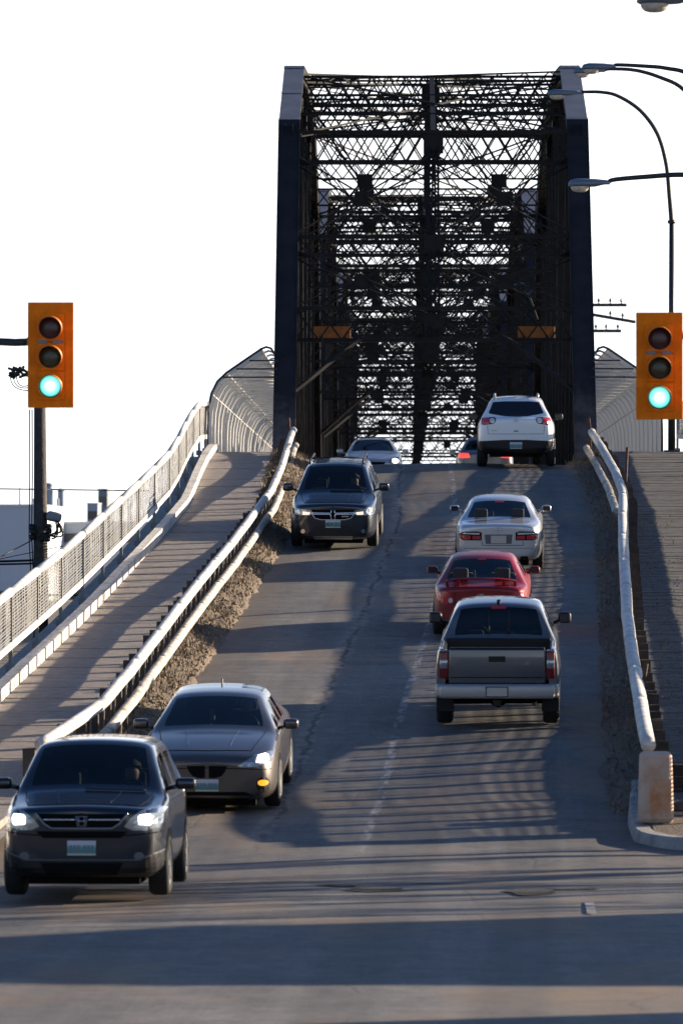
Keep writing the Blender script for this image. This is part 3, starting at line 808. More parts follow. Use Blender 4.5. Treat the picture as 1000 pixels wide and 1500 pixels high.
# weeds and grit over the inner edge of the right sidewalk
g = MB(); rg = random.Random(5)
for _ in range(1300):
    y = 74 + 52*rg.random()**.9; x = 2.35 + abs(rg.gauss(0,.42)) + cx(y); z = zw(y)
    if x - cx(y) > 4: continue
    h = rg.uniform(.008,.035); a = rg.random()*6.28; s = rg.uniform(.01,.03)
    i = len(g.v); c = Vector((x,y,z))
    g.v += [c + Vector((math.cos(a+k*2.09)*s, math.sin(a+k*2.09)*s, -.004)) for k in range(3)] + [c + Vector((rg.uniform(-.03,.03), rg.uniform(-.03,.03), h))]
    g.f += [(i,i+1,i+3), (i+1,i+2,i+3), (i+2,i,i+3)]; g.m += [0]*3
tag(g.build('sidewalk_grit', M['grit']), kind='stuff')

# worn spots and an old lane mark on the crossing
M['broken'] = mat('broken_asphalt', (.035,.032,.03), .95, var=.5, vscale=9, bump=.8, bscale=25)
M['old_mark'] = mat('worn_road_paint', (.14,.135,.13), .85, var=.5, vscale=7, col2=(.34,.33,.32))
for u, v, d, sx, sy in ((552, 1301, 64.5, .75, .5), (778, 1305, 64.1, .62, .6), (500, 1293, 65.4, .5, .18), (842, 1300, 64.6, .5, .2)):
    p = P(u, v, d); m = MB(); n = 22; ring = []
    for k in range(n):
        a = 2*math.pi*k/n; q = 1 + .45*noise.noise((math.cos(a)*1.7, math.sin(a)*1.7, u)); ring.append(Vector((p.x + math.cos(a)*sx/2*q, p.y + math.sin(a)*sy*q, .0)))
    z = .7*(.035*noise.noise((p.x*.35, p.y*.25, 1.)) + .012*noise.noise((p.x*1.3, p.y*1.1, 4.))) - .02
    i0 = len(m.v); m.v += [Vector((q.x, q.y, z+.012)) for q in ring] + [Vector((lerp(p.x,q.x,.6), lerp(p.y,q.y,.6), z+.004)) for q in ring] + [Vector((p.x,p.y,z+.004))]
    for k in range(n): m.f += [(i0+k, i0+(k+1)%n, i0+n+(k+1)%n, i0+n+k), (i0+n+k, i0+n+(k+1)%n, i0+2*n)]; m.m += [0,0]
    tag(m.build('pothole', M['broken']), kind='structure')
p = P(864, 1343, 61); m = MB()
szf = lambda x, y: .7*(.035*noise.noise((x*.35, y*.25, 1.)) + .012*noise.noise((x*1.3, y*1.1, 4.))) - .02 + .012
m.grid([[(p.x+dx, p.y+dy, szf(p.x+dx, p.y+dy)) for dx in (-.05, .0, .05)] for dy in [-1.1+.22*k for k in range(11)]]); tag(m.build('lane_mark', M['old_mark']), kind='structure')

# ------------------------------------------------------------------ traffic signals
def signal(label, c, arm_side, arm_pts):
    t = thing('traffic_signal', label, 'traffic light', c)
    W, H = .57, 1.31
    m = MB()
    # back plate: rounded board with three openings left to the lens rings in front
    m.rbox((0,.02,0), (W,.03,H), .012, 2); m.build('backplate', M['signal_orange'], t)
    m = MB(); m.rbox((0,.12,0), (.3,.2,1.0), .02, 2); m.build('housing', M['signal_in'], t)
    zs = (.34, -.02, -.385)
    for k, z in enumerate(zs):
        m = MB(); m.rbox((0,-.005,z), (.345,.035,.345), .01, 2); m.build('section_door', M['signal_orange'], t)
        m = MB(); r = .142; i0 = 0; n = 28; rows = []
        for q in range(n+1):       # tunnel visor, open at the bottom
            th = R(-55) + R(290)*q/n; ct, sn = math.cos(th), math.sin(th)
            ln = .20*(.45+.55*(.5+.5*sn))
            rows.append([(ct*r, -.022, z+sn*r), (ct*r, -.022-ln, z+sn*r-.02*ln/.2), (ct*(r+.008), -.022-ln, z+sn*(r+.008)-.02*ln/.2), (ct*(r+.008), -.022, z+sn*(r+.008))])
        m.grid(rows); m.build('visor', M['signal_in'], t, True)
        m = MB(); m.lathe((0,-.02,z), (0,-1,0), [(0,.142), (.012,.142), (.012,.13)], 28); m.build('lens_ring', M['black_plastic'], t)
        m = MB(); m.lathe((0,-.031,z), (0,-1,0), [(0,.131), (.006,.12), (.016,.085), (.022,.04), (.023,.005)], 28)
        m.build('lens', M[('lens_red_off', 'lens_amber_off', 'lens_green')[k]], t, True)
    for x in (-.1,.09):
        m = MB(); m.rbox((x,-.03,.16), (.12,.01,.045), .003, 1); m.build('hinge', M['galv'], t)
    m = MB(); m.tube([Vector(p) for p in arm_pts], [.05]*len(arm_pts), 10); m.build('mast_arm', M['dark_metal'], t, True)
    m = MB(); m.box((arm_side*.22,.1,arm_pts[0][2]), (.16,.1,.1)); m.build('clamp', M['galv'], t)
    return t
c = P(74.5, 520, 70.5); pr = Vector((0,0,0))
signal('traffic signal showing green, hung from the left above the wooden utility pole', c, -1, [(-.2,.12,.17), (-.45,.12,.16), (-1.2,.12,.2), (-3,.12,.26), (-6.5,.15,.28), (-6.8,.15,.2), (-6.85,.15,-1), (-6.85,.15,-6.4)])
c = P(965, 536, 69.5)
signal('traffic signal showing green, hung over the right sidewalk beside the lamp pole', c, 1, [(.2,.12,.38), (.6,.12,.4), (2,.12,.45), (5,.12,.5), (5.4,.12,.4), (5.5,.12,-1), (5.5,.12,-6.3)])

# ------------------------------------------------------------------ street lamps
def lamp(label, u, v, d, L, arm_px, base, group='cobra head street lamps', pole_r=.075, arm_r=.05):
    h = P(u, v, d)
    t = thing('street_lamp', label, 'street lamp', (base.x, base.y, base.z), group=group)
    o = Vector((base.x, base.y, base.z)); hc = h - o
    rows = []; n = 14
    m = MB()
    # cobra head: swelling body towards the tip (-x), slim at the arm
    for s, ry, up, dn in ((-.5,.02,.005,-.01), (-.485,.09,.05,-.03), (-.44,.135,.085,-.05), (-.3,.17,.11,-.06), (-.1,.17,.11,-.06), (.15,.13,.105,-.05), (.35,.085,.09,-.01), (.5,.06,.075,.02), (.505,.03,.06,.03)):
        row = []
        for k in range(n+1):
            a = 2*math.pi*k/n; sn = math.sin(a)
            row.append(hc + Vector((s*L, math.cos(a)*ry, (up if sn > 0 else -dn)*sn + (up*.15))))
        rows.append(row)
    m.grid(rows); m.build('lamp_head', M['lamp_grey'], t, True)
    m = MB(); rows = []
    for k in range(7):
        f = k/6; rr = math.cos(f*math.pi/2)**.6
        rows.append([hc + Vector((-.22*L + math.cos(2*math.pi*q/12)*.22*L*rr, math.sin(2*math.pi*q/12)*.14*rr, -.03 - .11*math.sin(f*math.pi/2))) for q in range(13)])
    m.grid(rows); m.build('lens_bowl', M['bowl'], t, True)
    pth = [hc + Vector((.47*L,0,.055))] + [P(a, b, d) - o for a, b in arm_px]
    pth.append(Vector((pth[-1].x*.2, pth[-1].y*.2, pth[-1].z-.9)) if abs(pth[-1].x) > .3 else Vector((0,0,pth[-1].z-.6)))
    # smooth the path
    sm = []
    for i in range(len(pth)-1):
        p0, p1, p2, p3 = pth[max(i-1,0)], pth[i], pth[i+1], pth[min(i+2,len(pth)-1)]
        for k in range(6):
            q = k/6; sm.append(.5*((2*p1) + (p2-p0)*q + (2*p0-5*p1+4*p2-p3)*q*q + (3*p1-p0-3*p2+p3)*q**3))
    sm.append(pth[-1])
    m = MB(); m.tube(sm, [lerp(arm_r*.8, arm_r*1.25, i/len(sm)) for i in range(len(sm))], 8); m.build('arm', M['dark_metal'], t, True)
    m = MB(); z1 = pth[-1].z; m.tube([(0,0,0), (0,0,z1*.5), pth[-1]], [pole_r*1.35, pole_r*1.1, arm_r*1.25], 10); m.build('pole', M['dark_metal'], t, True)
    m = MB(); m.tube([pth[-1]-Vector((0,0,.05)), pth[-1]+Vector((0,0,.03))], pole_r*1.4, 10); m.build('collar', M['dark_metal'], t, True)
    m = MB(); m.box((0,0,.02), (.4,.4,.06)); m.build('base_plate', M['dark_metal'], t)
    return t
M['bowl'] = mat('lamp_bowl_acrylic', (.52,.46,.38), .3, var=.3, vscale=9)
def at(u, d, z): p = P(u, 800, d); return Vector((p.x, p.y, z))
lamp('slender street lamp whose whole curved pole stands right of the portal', 826, 138, 146, .88, [(880,135), (905,141), (937,162), (962,196), (975,240), (980,290)], at(983, 146, zw(146)), pole_r=.075)
lamp('street lamp with a nearly level arm crossing behind the curved lamp pole', 862, 271, 110, .8, [(900,263), (945,259), (1000,256), (1050,262), (1100,290), (1125,350)], at(1135, 110, -.05))
lamp('upper of the two street lamp heads overlapping the portal top right corner', 876, 100, 138, .82, [(905,95), (945,97), (975,100), (1010,110), (1050,150), (1070,210)], at(1078, 138, -.05))
lamp('lower street lamp head just behind another at the portal top right corner', 862, 106, 147, .82, [(895,101), (930,103), (965,113), (1000,131), (1030,175), (1045,240)], at(1050, 147, -.05))
lamp('nearest street lamp head cut by the top right edge of the photograph', 978, 2, 72, .8, [(1020,-8), (1060,-6), (1110,2), (1170,40), (1210,110)], at(1225, 72, -.05))
for lb, u, v, d in (('small lamp head inside the truss, lower of the two near its right side', 752, 417, 196), ('small lamp head inside the truss, upper of the two near its right side', 745, 349, 214)):
    h = P(u, v, d); t = thing('truss_lamp', lb, 'lamp', h)
    m = MB(); m.rbox((0,0,0), (.78,.34,.14), .06, 3); m.build('lamp_head', M['lamp_grey'], t, True)
    m = MB(); m.rbox((-.16,0,-.09), (.38,.26,.14), .06, 3); m.build('lens_bowl', M['bowl'], t, True)
    yy = h.y - 150; xt = BL(XT-.2, yy, 0).x
    m = MB(); m.tube([(.35,0,.02), (.9,0,.05), (xt-h.x-.3,0,-.3), (xt-h.x,0,-1.2)], .04, 8); m.build('arm', M['dark_metal'], t, True)

# ------------------------------------------------------------------ utility poles and wires
b = at(60, 112, -.05)
t = thing('utility_pole', 'dark wooden utility pole rising behind the left railing under the signal', 'utility pole', b)
top = P(58, 500, 112) - b; m = MB()
m.tube([(0,0,0), (0,0,top.z*.5), (top.x,0,top.z)], [.165,.14,.105], 14); m.build('post', M['pole_wood'], t, True)
pz = lambda v: (P(58, v, 112) - b).z
px = lambda u, v: (P(u, v, 112) - b)
m = MB(); c = px(80, 757)
m.rbox((c.x,-.1,c.z), (.3,.22,.2), .07, 3, Matrix.Rotation(R(12), 3, 'Y')); m.build('closure', M['housing'], t, True)
m = MB(); c = px(62, 782)
for k in range(10):
    m.rbox((c.x + rnd.uniform(-.22,.16), -.16+rnd.uniform(-.05,.05), c.z + rnd.uniform(-.14,.14)), (.12,.1,.12), .03, 1)
m.build('splice_box', M['black_plastic'], t)
for k in range(6):
    a = px(82+rnd.uniform(0,8), 762+rnd.uniform(0,8)); e = px(72+rnd.uniform(0,8), 778+rnd.uniform(0,14)); mid = px(88+rnd.uniform(0,18), 776+rnd.uniform(0,26))
    sm = [(a*(1-q)**2 + mid*2*q*(1-q) + e*q*q) for q in [i/8 for i in range(9)]]
    m = MB(); m.tube([p + Vector((0,-.15-.02*k,0)) for p in sm], .016, 5); m.build('cable_loop', M['cable'], t, True)
m = MB()
for dx, s in ((-.14,0), (-.19,1)): m.tube([(top.x+dx,-.06,pz(600)), (dx-.02,-.07,pz(700)), (dx-.03,-.1,pz(785)), (dx+.03,-.1,pz(880))], .012, 5)
m.build('riser_cable', M['cable'], t, True)
m = MB()
for k in range(26):
    c = px(28 + rnd.uniform(-13,13), 545 + rnd.uniform(-6,6)); m.rbox((c.x, rnd.uniform(-.1,.1), c.z), (.14,.06,.05), .012, 1, Matrix.Rotation(rnd.uniform(-1,1), 3, 'Y'))
m.build('cable_bundle', M['cable'], t)
for k in range(3):
    a, e, mid = px(16+4*k, 549), px(48, 572-5*k), px(14+6*k, 574)
    m = MB(); m.tube([(a*(1-q)**2 + mid*2*q*(1-q) + e*q*q) for q in [i/8 for i in range(9)]], .01, 5); m.build('cable_loop', M['cable'], t, True)
def wire(a, b, sag, r, label):
    a, b = Vector(a), Vector(b); m = MB()
    m.tube([lerp(a, b, i/16) - Vector((0,0,sag*4*(i/16)*(1-i/16))) for i in range(17)], r, 5)
    tag(m.build('wire', M['cable'], smooth=True), label, 'wire')
wire(P(-150,714,100), P(218,719,142), .0, .016, 'single thin wire passing the utility pole level with the far towers')
for k, (v0, v1, r) in enumerate(((816, 812, .024), (818, 818, .02))):
    wire(P(-200, v0+4, 112), P(150, v1+2, 113), .08, r, ('upper' if k == 0 else 'lower') + ' thick black cable of the pair tied to the utility pole')
wire(P(-200,858,112), P(140,872,112), .05, .02, 'black cable crossing low in front of the pale factory')
wire(P(-120,880,108), P(46,792,112), .0, .012, 'thin guy wire slanting down left from the cable joint')
wire(P(-150,850,112), P(140,790,112), .0, .008, 'faint wire rising to the right behind the utility pole')
# rail yard pole behind the bridge
b = at(848, 260, -.05); t = thing('telegraph_pole', 'telegraph pole with three crossarms mostly hidden behind the right portal post', 'utility pole', b)
q = lambda u, v: P(u, v, 260) - b
m = MB(); m.tube([(0,0,0), (0,0,q(848,428).z)], [.2,.13], 10); m.build('post', M['pole_wood'], t, True)
for (u0,v0,u1,v1,ins) in ((780,447,917,447,(876,893,909)), (768,444,930,472,(893,911)), (788,485,909,485,(872,887,904))):
    m = MB(); m.bar(q(u0,v0)-Vector((0,.15,0)), q(u1,v1)-Vector((0,.15,0)), .12, .14); m.build('crossarm', M['pole_wood'], t)
    for u in ins:
        v = lerp(v0, v1, (u-u0)/(u1-u0)); p = q(u, v) - Vector((0,.15,0))
        m = MB(); m.lathe(p, (0,0,1), [(0,.025), (.14,.025), (.14,.05), (.2,.065), (.25,.05), (.31,.02)], 8); m.build('insulator', M['insulator'], t, True)

# ------------------------------------------------------------------ unseen houses added on the right corner to shade the crossing
M['siding'] = mat('painted_siding', (.45,.42,.36), .8, var=.1, vscale=2); M['shingle'] = mat('asphalt_shingle', (.07,.06,.055), .9, var=.4, vscale=8)
for lb, x, y, wx, wy, h in (('unseen pale sided house added right of the crossing to shade it', 19.5, 62.0, 9, 8.0, 4.6), ('second unseen pale sided house added nearer on the right to shade the street', 21, 50.2, 9, 7.2, 5.2)):
    t = thing('house', lb, 'house', (x, y, -.05))
    m = MB(); m.box((0,0,h/2), (wx,wy,h)); m.build('wall', M['siding'], t)
    m = MB(); a = wx/2+.4; b_ = wy/2+.3
    m.quad((-a,-b_,h), (a,-b_,h), (a,0,h+1.6), (-a,0,h+1.6)); m.quad((a,b_,h), (-a,b_,h), (-a,0,h+1.6), (a,0,h+1.6)); m.quad((-a,b_,h), (-a,-b_,h), (-a,0,h+1.6), (-a,0,h+1.6)); m.quad((a,-b_,h), (a,b_,h), (a,0,h+1.6), (a,0,h+1.6))
    m.build('roof', M['shingle'], t)
    for k in (-1, 1):
        m = MB(); m.box((-wx/2-.02, k*wy*.25, h*.55), (.06,1.1,1.3)); f = m.build('window', M['white_paint'], t); m = MB(); m.box((-wx/2-.055, k*wy*.25, h*.55), (.02,.95,1.15)); m.build('pane', M['black_plastic'], f)

# ------------------------------------------------------------------ unseen bare trees added on the right corner to dapple the crossing with shade
M['bark'] = mat('grey_bark', (.06,.05,.04), .9, var=.3, vscale=6)
def added_shade_tree(label, x, y, h, seed):
    rg = random.Random(seed); t = thing('added_shade_tree', label, 'tree', (x, y, -.05)); tr = MB(); cr = MB()
    def grow(p, d, L, r, lv):
        q = p; pth = [p]
        for k in range(3):
            d = (d + Vector((rg.uniform(-.14,.14), rg.uniform(-.14,.14), rg.uniform(-.02,.1)))).normalized(); q = q + d*L/3; pth.append(q)
        (tr if lv == 0 else cr).tube(pth, [r, r*.9, r*.78, r*.66], 5 if lv < 3 else 3, cap=False)
        if lv >= 5: return
        for k in range(3 if lv else 5):
            a = rg.uniform(0, 6.28); s_ = rg.uniform(.45,.85)
            n1 = d.cross(Vector((.3,.9,.1))).normalized(); n2 = d.cross(n1)
            grow(pth[rg.choice((2,3,3))], (d + (n1*math.cos(a) + n2*math.sin(a))*s_).normalized(), L*rg.uniform(.6,.8), r*.58, lv+1)
    grow(Vector((0,0,0)), Vector((0,0,1)), h*.3, h*.022, 0)
    tr.build('trunk', M['bark'], t, True); cr.build('crown', M['bark'], t, True)
for k, (x, y, h) in enumerate(((14.5, 70.5, 8.5), (17.5, 75.5, 9.5), (15.5, 66.5, 7.5))):
    added_shade_tree(('unseen bare tree added at the right corner to dapple the crossing, nearest the house', 'tallest unseen bare tree added behind the right corner for its shadow', 'shortest unseen bare tree added beside the corner house for its shadow')[k], x, y, h, 11+k)

# ------------------------------------------------------------------ far factory and towers, left of the bridge
def block(label, cat, u0, u1, v0, d, mt, depth, name, extra=None, base=-.05):
    a, c = P(u0, v0, d), P(u1, v0, d); w_ = c.x - a.x
    t = thing(name, label, cat, ((a.x+c.x)/2, a.y + depth/2, base)); h = a.z - base
    m = MB(); m.box((0,0,h/2), (w_,depth,h)); m.build('wall', M[mt], t)
    m = MB(); m.box((0,0,h+.12), (w_+.3,depth+.3,.25)); m.build('roof', M['factory2'], t)
    if extra: extra(t, w_, h, depth)
    return t
def fac(t, w_, h, dp):
    m = MB(); m.box((0,-dp/2-.06,.55), (w_,.1,1.1)); m.build('plinth', M['factory3'], t)
    for k in range(int(w_/6)):
        m = MB(); m.box((-w_/2+3+6*k,-dp/2-.03,h/2), (.12,.06,h-.1)); m.build('wall_joint', M['factory2'], t)
    for x, hh, r in ((-2.5+w_*.35,2.4,.1), (w_*.42,1.7,.12), (w_*.3,1.2,.25), (w_*.46,1.2,.14)):
        m = MB(); m.tube([(x,0,h), (x,0,h+hh)], r, 8); m.build('vent_pipe', M['silo'], t, True)
block('long pale blue grey factory wall beyond the utility pole', 'factory', -160, 62, 742, 610, 'factory', 60, 'factory_building', fac)
def wing(t, w_, h, dp):
    m = MB(); m.box((0,-dp/2-.06,h-1.6), (w_,.1,1.0)); m.build('window_band', M['factory3'], t)
    m = MB(); m.box((0,-dp/2-.06,.55), (w_,.1,1.1)); m.build('plinth', M['factory3'], t)
block('lower pale factory wing right of the utility pole behind the railing', 'factory', 62.5, 330, 767, 640, 'factory', 40, 'factory_building', wing)
def storeys(t, w_, h, dp):
    for k in range(int(h/6)):
        m = MB(); m.box((0,-dp/2-.1,h-3-6*k), (w_*.9,.2,2.2)); m.build('window_band', M['factory3'], t)
block('tall dark green grey tower block on the skyline left of the railing', 'tower', 144, 157.5, 717, 1500, 'tower', 14, 'tower_block', storeys)
block('lighter stepped block leaning against the dark skyline tower', 'tower', 128, 143.6, 738, 1480, 'silo', 12, 'tower_block', storeys)
def silo(label, u0, u1, v0, d):
    a, c = P(u0, v0, d), P(u1, v0, d); r = (c.x-a.x)/2; t = thing('silo', label, 'silo', ((a.x+c.x)/2, a.y, -.05), group='silos behind the factory')
    h = a.z; m = MB(); m.lathe((0,0,0), (0,0,1), [(0,r), (h-.6,r), (h,r*.8)], 16); m.build('shell', M['silo'], t, True)
    m = MB(); m.lathe((0,0,h-.5), (0,0,1), [(0,r*1.06), (.25,r*1.06)], 16); m.build('rim', M['tower'], t)
silo('grey silo rising just right of the utility pole', 67, 78, 707, 900)
silo('shorter grey silo between the utility pole and the far towers', 85, 95, 715, 900)

# ------------------------------------------------------------------ vehicles
def subsurf(me, lv=2):
    o = bpy.data.objects.new('tmp', me); COL.objects.link(o)
    md = o.modifiers.new('s', 'SUBSURF'); md.levels = lv; md.render_levels = lv
    dg = bpy.context.evaluated_depsgraph_get()
    out = bpy.data.meshes.new_from_object(o.evaluated_get(dg), depsgraph=dg)
    bpy.data.objects.remove(o); return out
def split_mesh(me, sel, name, mt, thick=0.):
    bm = bmesh.new(); bm.from_mesh(me)
    bmesh.ops.delete(bm, geom=[f for f in bm.faces if f.material_index not in sel], context='FACES')
    for f in bm.faces: f.material_index = 0; f.smooth = True
    r = bpy.data.meshes.new(name); bm.to_mesh(r); bm.free(); r.materials.clear(); r.materials.append(mt)
    return r
def inpoly(x, y, poly):
    c = False; n = len(poly)
    for i in range(n):
        x1, y1 = poly[i]; x2, y2 = poly[i-1]
        if (y1 > y) != (y2 > y) and x < (x2-x1)*(y-y1)/(y2-y1) + x1: c = not c
    return c
class Car:
    def __init__(s, name, label, cat, sp, at_, yaw=0., flip=False):
        s.sp = sp; L = sp['L']; s.L = L; y0 = at_[1]; wbz = sp.get('wb', 2.7)/2
        x, y = at_
        pit = math.atan((zr(y+wbz) - zr(y-wbz))/(2*wbz))
        z = (zr(y+wbz) + zr(y-wbz))/2 + .045
        rot = Matrix.Rotation(yaw, 4, 'Z') @ Matrix.Rotation(pit, 4, 'X')
        if flip: rot = rot @ Matrix.Rotation(math.pi, 4, 'Z')
        s.t = thing(name, label, cat, (x, y, z), rot.to_euler())
        s.shell()
    def Y(s, t): return s.L/2 - t
    def shell(s):
        sp = s.sp; L = sp.get('SL', s.L); W = sp['W']/2; H = sp['H']; zb0 = sp.get('zb', .2)
        wr = sp['wr']; belt = sp['belt']; zf, zc = sp['hood']; yc, ywt, yrt, yrb = sp['cab']; zd = sp['deck']
        wq = pchip(sp.get('plan', [(0,.74), (.06,.84), (.2,.93), (.6,.985), (1.2,1), (L-1.3,1), (L-.6,.98), (L-.2,.93), (L-.05,.86), (L,.78)]))
        zbf = pchip([(0, zb0+.1), (.15, zb0+.03), (.6, zb0), (L-.8, zb0), (L-.15, zb0+.06), (L, zb0+.14)])
        fro = sp.get('nose', .0)
        def hood(t, T, sh=None, cr=.03):
            w = W*wq(t); zb = zbf(t); sh = sh or T-.07
            sh = max(sh, zb+.2)
            return [(0,zb), (.82*w,zb), (.965*w,zb+.09), (w, lerp(zb,sh,.45)), (.99*w, sh-.12), (.955*w, sh), (.9*w, T-.02), (.78*w, T), (.62*w, T+cr*.4), (.32*w, T+cr*.8), (0,T+cr)]
        w6 = sp.get('w6', .92)*W
        def cabs(t, f, zroof, base):
            w = W*wq(t); zb = zbf(t)
            a6 = (w6, belt+.02); a7 = (w6-.02, base+.02); a8 = (.80*W, base+.03)
            r7 = (wr, zroof-.10); r8 = (wr-.085, zroof-.03)
            l2 = lambda a, b: (lerp(a[0],b[0],f), lerp(a[1],b[1],f))
            p7, p8 = l2(a7, r7), l2(a8, r8)
            return [(0,zb), (.82*w,zb), (.965*w,zb+.09), (w, lerp(zb,belt,.45)), (.99*w, belt-.12), (.965*w, belt-.01), a6, p7, p8, l2((.42*W, base+.045), (wr*.48, zroof)), l2((0, base+.055), (0, zroof+.01))]
        S = []   # (t, section, flags)
        fz = pchip([(0, zf-.14), (.07, zf-.05), (.25, zf), (yc*.6, lerp(zf, zc, .7)), (yc, zc)]) if not sp.get('blunt') else pchip([(0, zf-.07), (.06, zf-.01), (.25, zf), (yc, zc)])
        for t in (0, .06, .2, .5, yc*.6, yc-.12): S.append((t, hood(t, fz(t), min(fz(t)-.06, lerp(zf-.08, belt, min(1, t/yc)))), 'h'))
        S.append((yc, cabs(yc, 0, H, zc), 'w'))
        S.append((lerp(yc, ywt, .5), cabs(lerp(yc,ywt,.5), .53, H-.03, zc), 'w'))
        S.append((ywt, cabs(ywt, 1, H-.035, zc), 'r'))
        S.append((ywt+.12, cabs(ywt+.12, 1, H-.012, zc), 'r'))
        for a, b in sp['pillars']:
            S.append((a, cabs(a, 1, H, zc), 'p')); S.append((b, cabs(b, 1, H-.004, zc), 'r'))
        S.append((yrt-.15, cabs(yrt-.15, 1, H-.03, zc), sp.get('rq', 'r')))
        S.append((yrt, cabs(yrt, 1, H-.06, zd), 'b'))
        S.append((lerp(yrt,yrb,.5), cabs(lerp(yrt,yrb,.5), .5, H-.07, zd), 'b'))
        S.append((yrb, cabs(yrb, 0, H-.07, zd), 'h'))
        zend = sp.get('tail', zd-.05)
        for t in [q for q in (yrb+.1, L-.35, L-.12, L-.03, L) if q > yrb+.02]:
            T = lerp(zd+.01, zend, (t-yrb)/(L-yrb)) - (.06 if t == L else .015 if t > L-.05 else 0)
            S.append((t, hood(t, T, min(T-.05, belt), .02), 'h'))
        mb = MB(); n = len(S[0][1]); ring = []
        for t, sec, fl in S:
            row = []
            for k, (x, z) in enumerate(sec): row.append(len(mb.v)); mb.v.append(Vector((x, s.Y(t), z)))
            left = [row[0]] + [None]*(n-2) + [row[-1]]
            for k in range(1, n-1): left[k] = len(mb.v); mb.v.append(Vector((-sec[k][0], s.Y(t), sec[k][1])))
            ring.append((row, left))
        noglass = sp.get('noback', False)
        for i in range(len(S)-1):
            fl = S[i][2]
            for side in (0, 1):
                a, b = ring[i][side], ring[i+1][side]
                for k in range(n-1):
                    m = 0
                    if fl == 'w' and k in (8, 9): m = 1
                    elif fl == 'b' and k in (8, 9) and not noglass: m = 2
                    elif fl in 'r' and k == 6 : m = 3
                    elif fl == 'w' and k == 6 and i > 0 and S[i-1][2] == 'w': m = 3
                    elif k == 0: m = 4
                    q = (a[k], a[k+1], b[k+1], b[k]) if side else (b[k], b[k+1], a[k+1], a[k])
                    mb.f.append(q); mb.m.append(m)
        for i, rev in ((0, False), (len(S)-1, True)):
            r_, l_ = ring[i]
            for k in range(n-1):
                q = [r_[k], r_[k+1], l_[k+1], l_[k]]; q = list(dict.fromkeys(q))
                if rev: q.reverse()
                mb.f.append(tuple(q)); mb.m.append(4 if k == 0 else 0)
        me = subsurf(mb.mesh('shell', [M['black_plastic']]*5), 2)
        bm = bmesh.new(); bm.from_mesh(me); bmesh.ops.recalc_face_normals(bm, faces=bm.faces); bm.to_mesh(me)
        s.bvh = BVHTree.FromBMesh(bm); bm.free()
        s.body = link('body', split_mesh(me, {0, 4}, 'body', sp['paint']), s.t)
        g = M[sp.get('glass', 'glass')]
        link('windshield', split_mesh(me, {1}, 'windshield', M['glass']), s.t)
        if not noglass: link('rear_window', split_mesh(me, {2}, 'rear_window', M[sp.get('rglass', 'glass')]), s.t)
        sw = split_mesh(me, {3}, 'side_window', g); bm = bmesh.new(); bm.from_mesh(sw); seen = set(); bm.faces.ensure_lookup_table()
        for f0 in bm.faces:
            if f0.index in seen: continue
            isl = [f0]; seen.add(f0.index); k = 0
            while k < len(isl):
                for e in isl[k].edges:
                    for f1 in e.link_faces:
                        if f1.index not in seen: seen.add(f1.index); isl.append(f1)
                k += 1
            m = MB(); ix = {}
            for f in isl:
                for v in f.verts:
                    if v.index not in ix: ix[v.index] = len(m.v); m.v.append(v.co.copy())
                m.f.append(tuple(ix[v.index] for v in f.verts)); m.m.append(0)
            m.build('side_window', g, s.t, True)
        bm.free()
        s.interior()
        s.wheels()
    def interior(s):
        sp = s.sp; W = sp['W']/2; belt = sp['belt']; yc, ywt, yrt, yrb = sp['cab']
        m = MB(); m.box((0, s.Y(yc+.32), belt-.12), (W*1.6, .6, .2)); m.build('dashboard', M['interior'], s.t)
        m = MB(); m.box((0, s.Y((yc+yrb)/2), .42), (W*1.7, yrb-yc-.2, .12)); m.build('cabin_floor', M['interior'], s.t)
        rows = [ywt+.75] + ([ywt+1.65] if sp.get('rows', 2) > 1 else []) 
        for j, t in enumerate(rows):
            for x in (-.37, .37):
                m = MB()
                m.rbox((x, s.Y(t), .78), (.5,.16,.7), .06, 2, Matrix.Rotation(R(-12), 3, 'X'))
                m.rbox((x, s.Y(t)+.3, .5), (.5,.5,.18), .06, 2)
                m.rbox((x, s.Y(t)-.12, min(1.2, sp['H']-.3)), (.27,.1,.2), .04, 2)
                m.build('seat', M['seat'], s.t)
        m = MB(); m.rbox((0, s.Y(ywt+.06), sp['H']-.16), (.24,.05,.07), .02, 2); m.build('rear_view_mirror', M['black_plastic'], s.t)
        m = MB(); c = Vector((-.37, s.Y(ywt+.28), belt-.02)); k = 14
        m.tube([c + Vector((math.cos(2*math.pi*q/k)*.18, -math.sin(2*math.pi*q/k)*.07, math.sin(2*math.pi*q/k)*.17)) for q in range(k+1)], .016, 6); m.build('steering_wheel', M['black_plastic'], s.t)
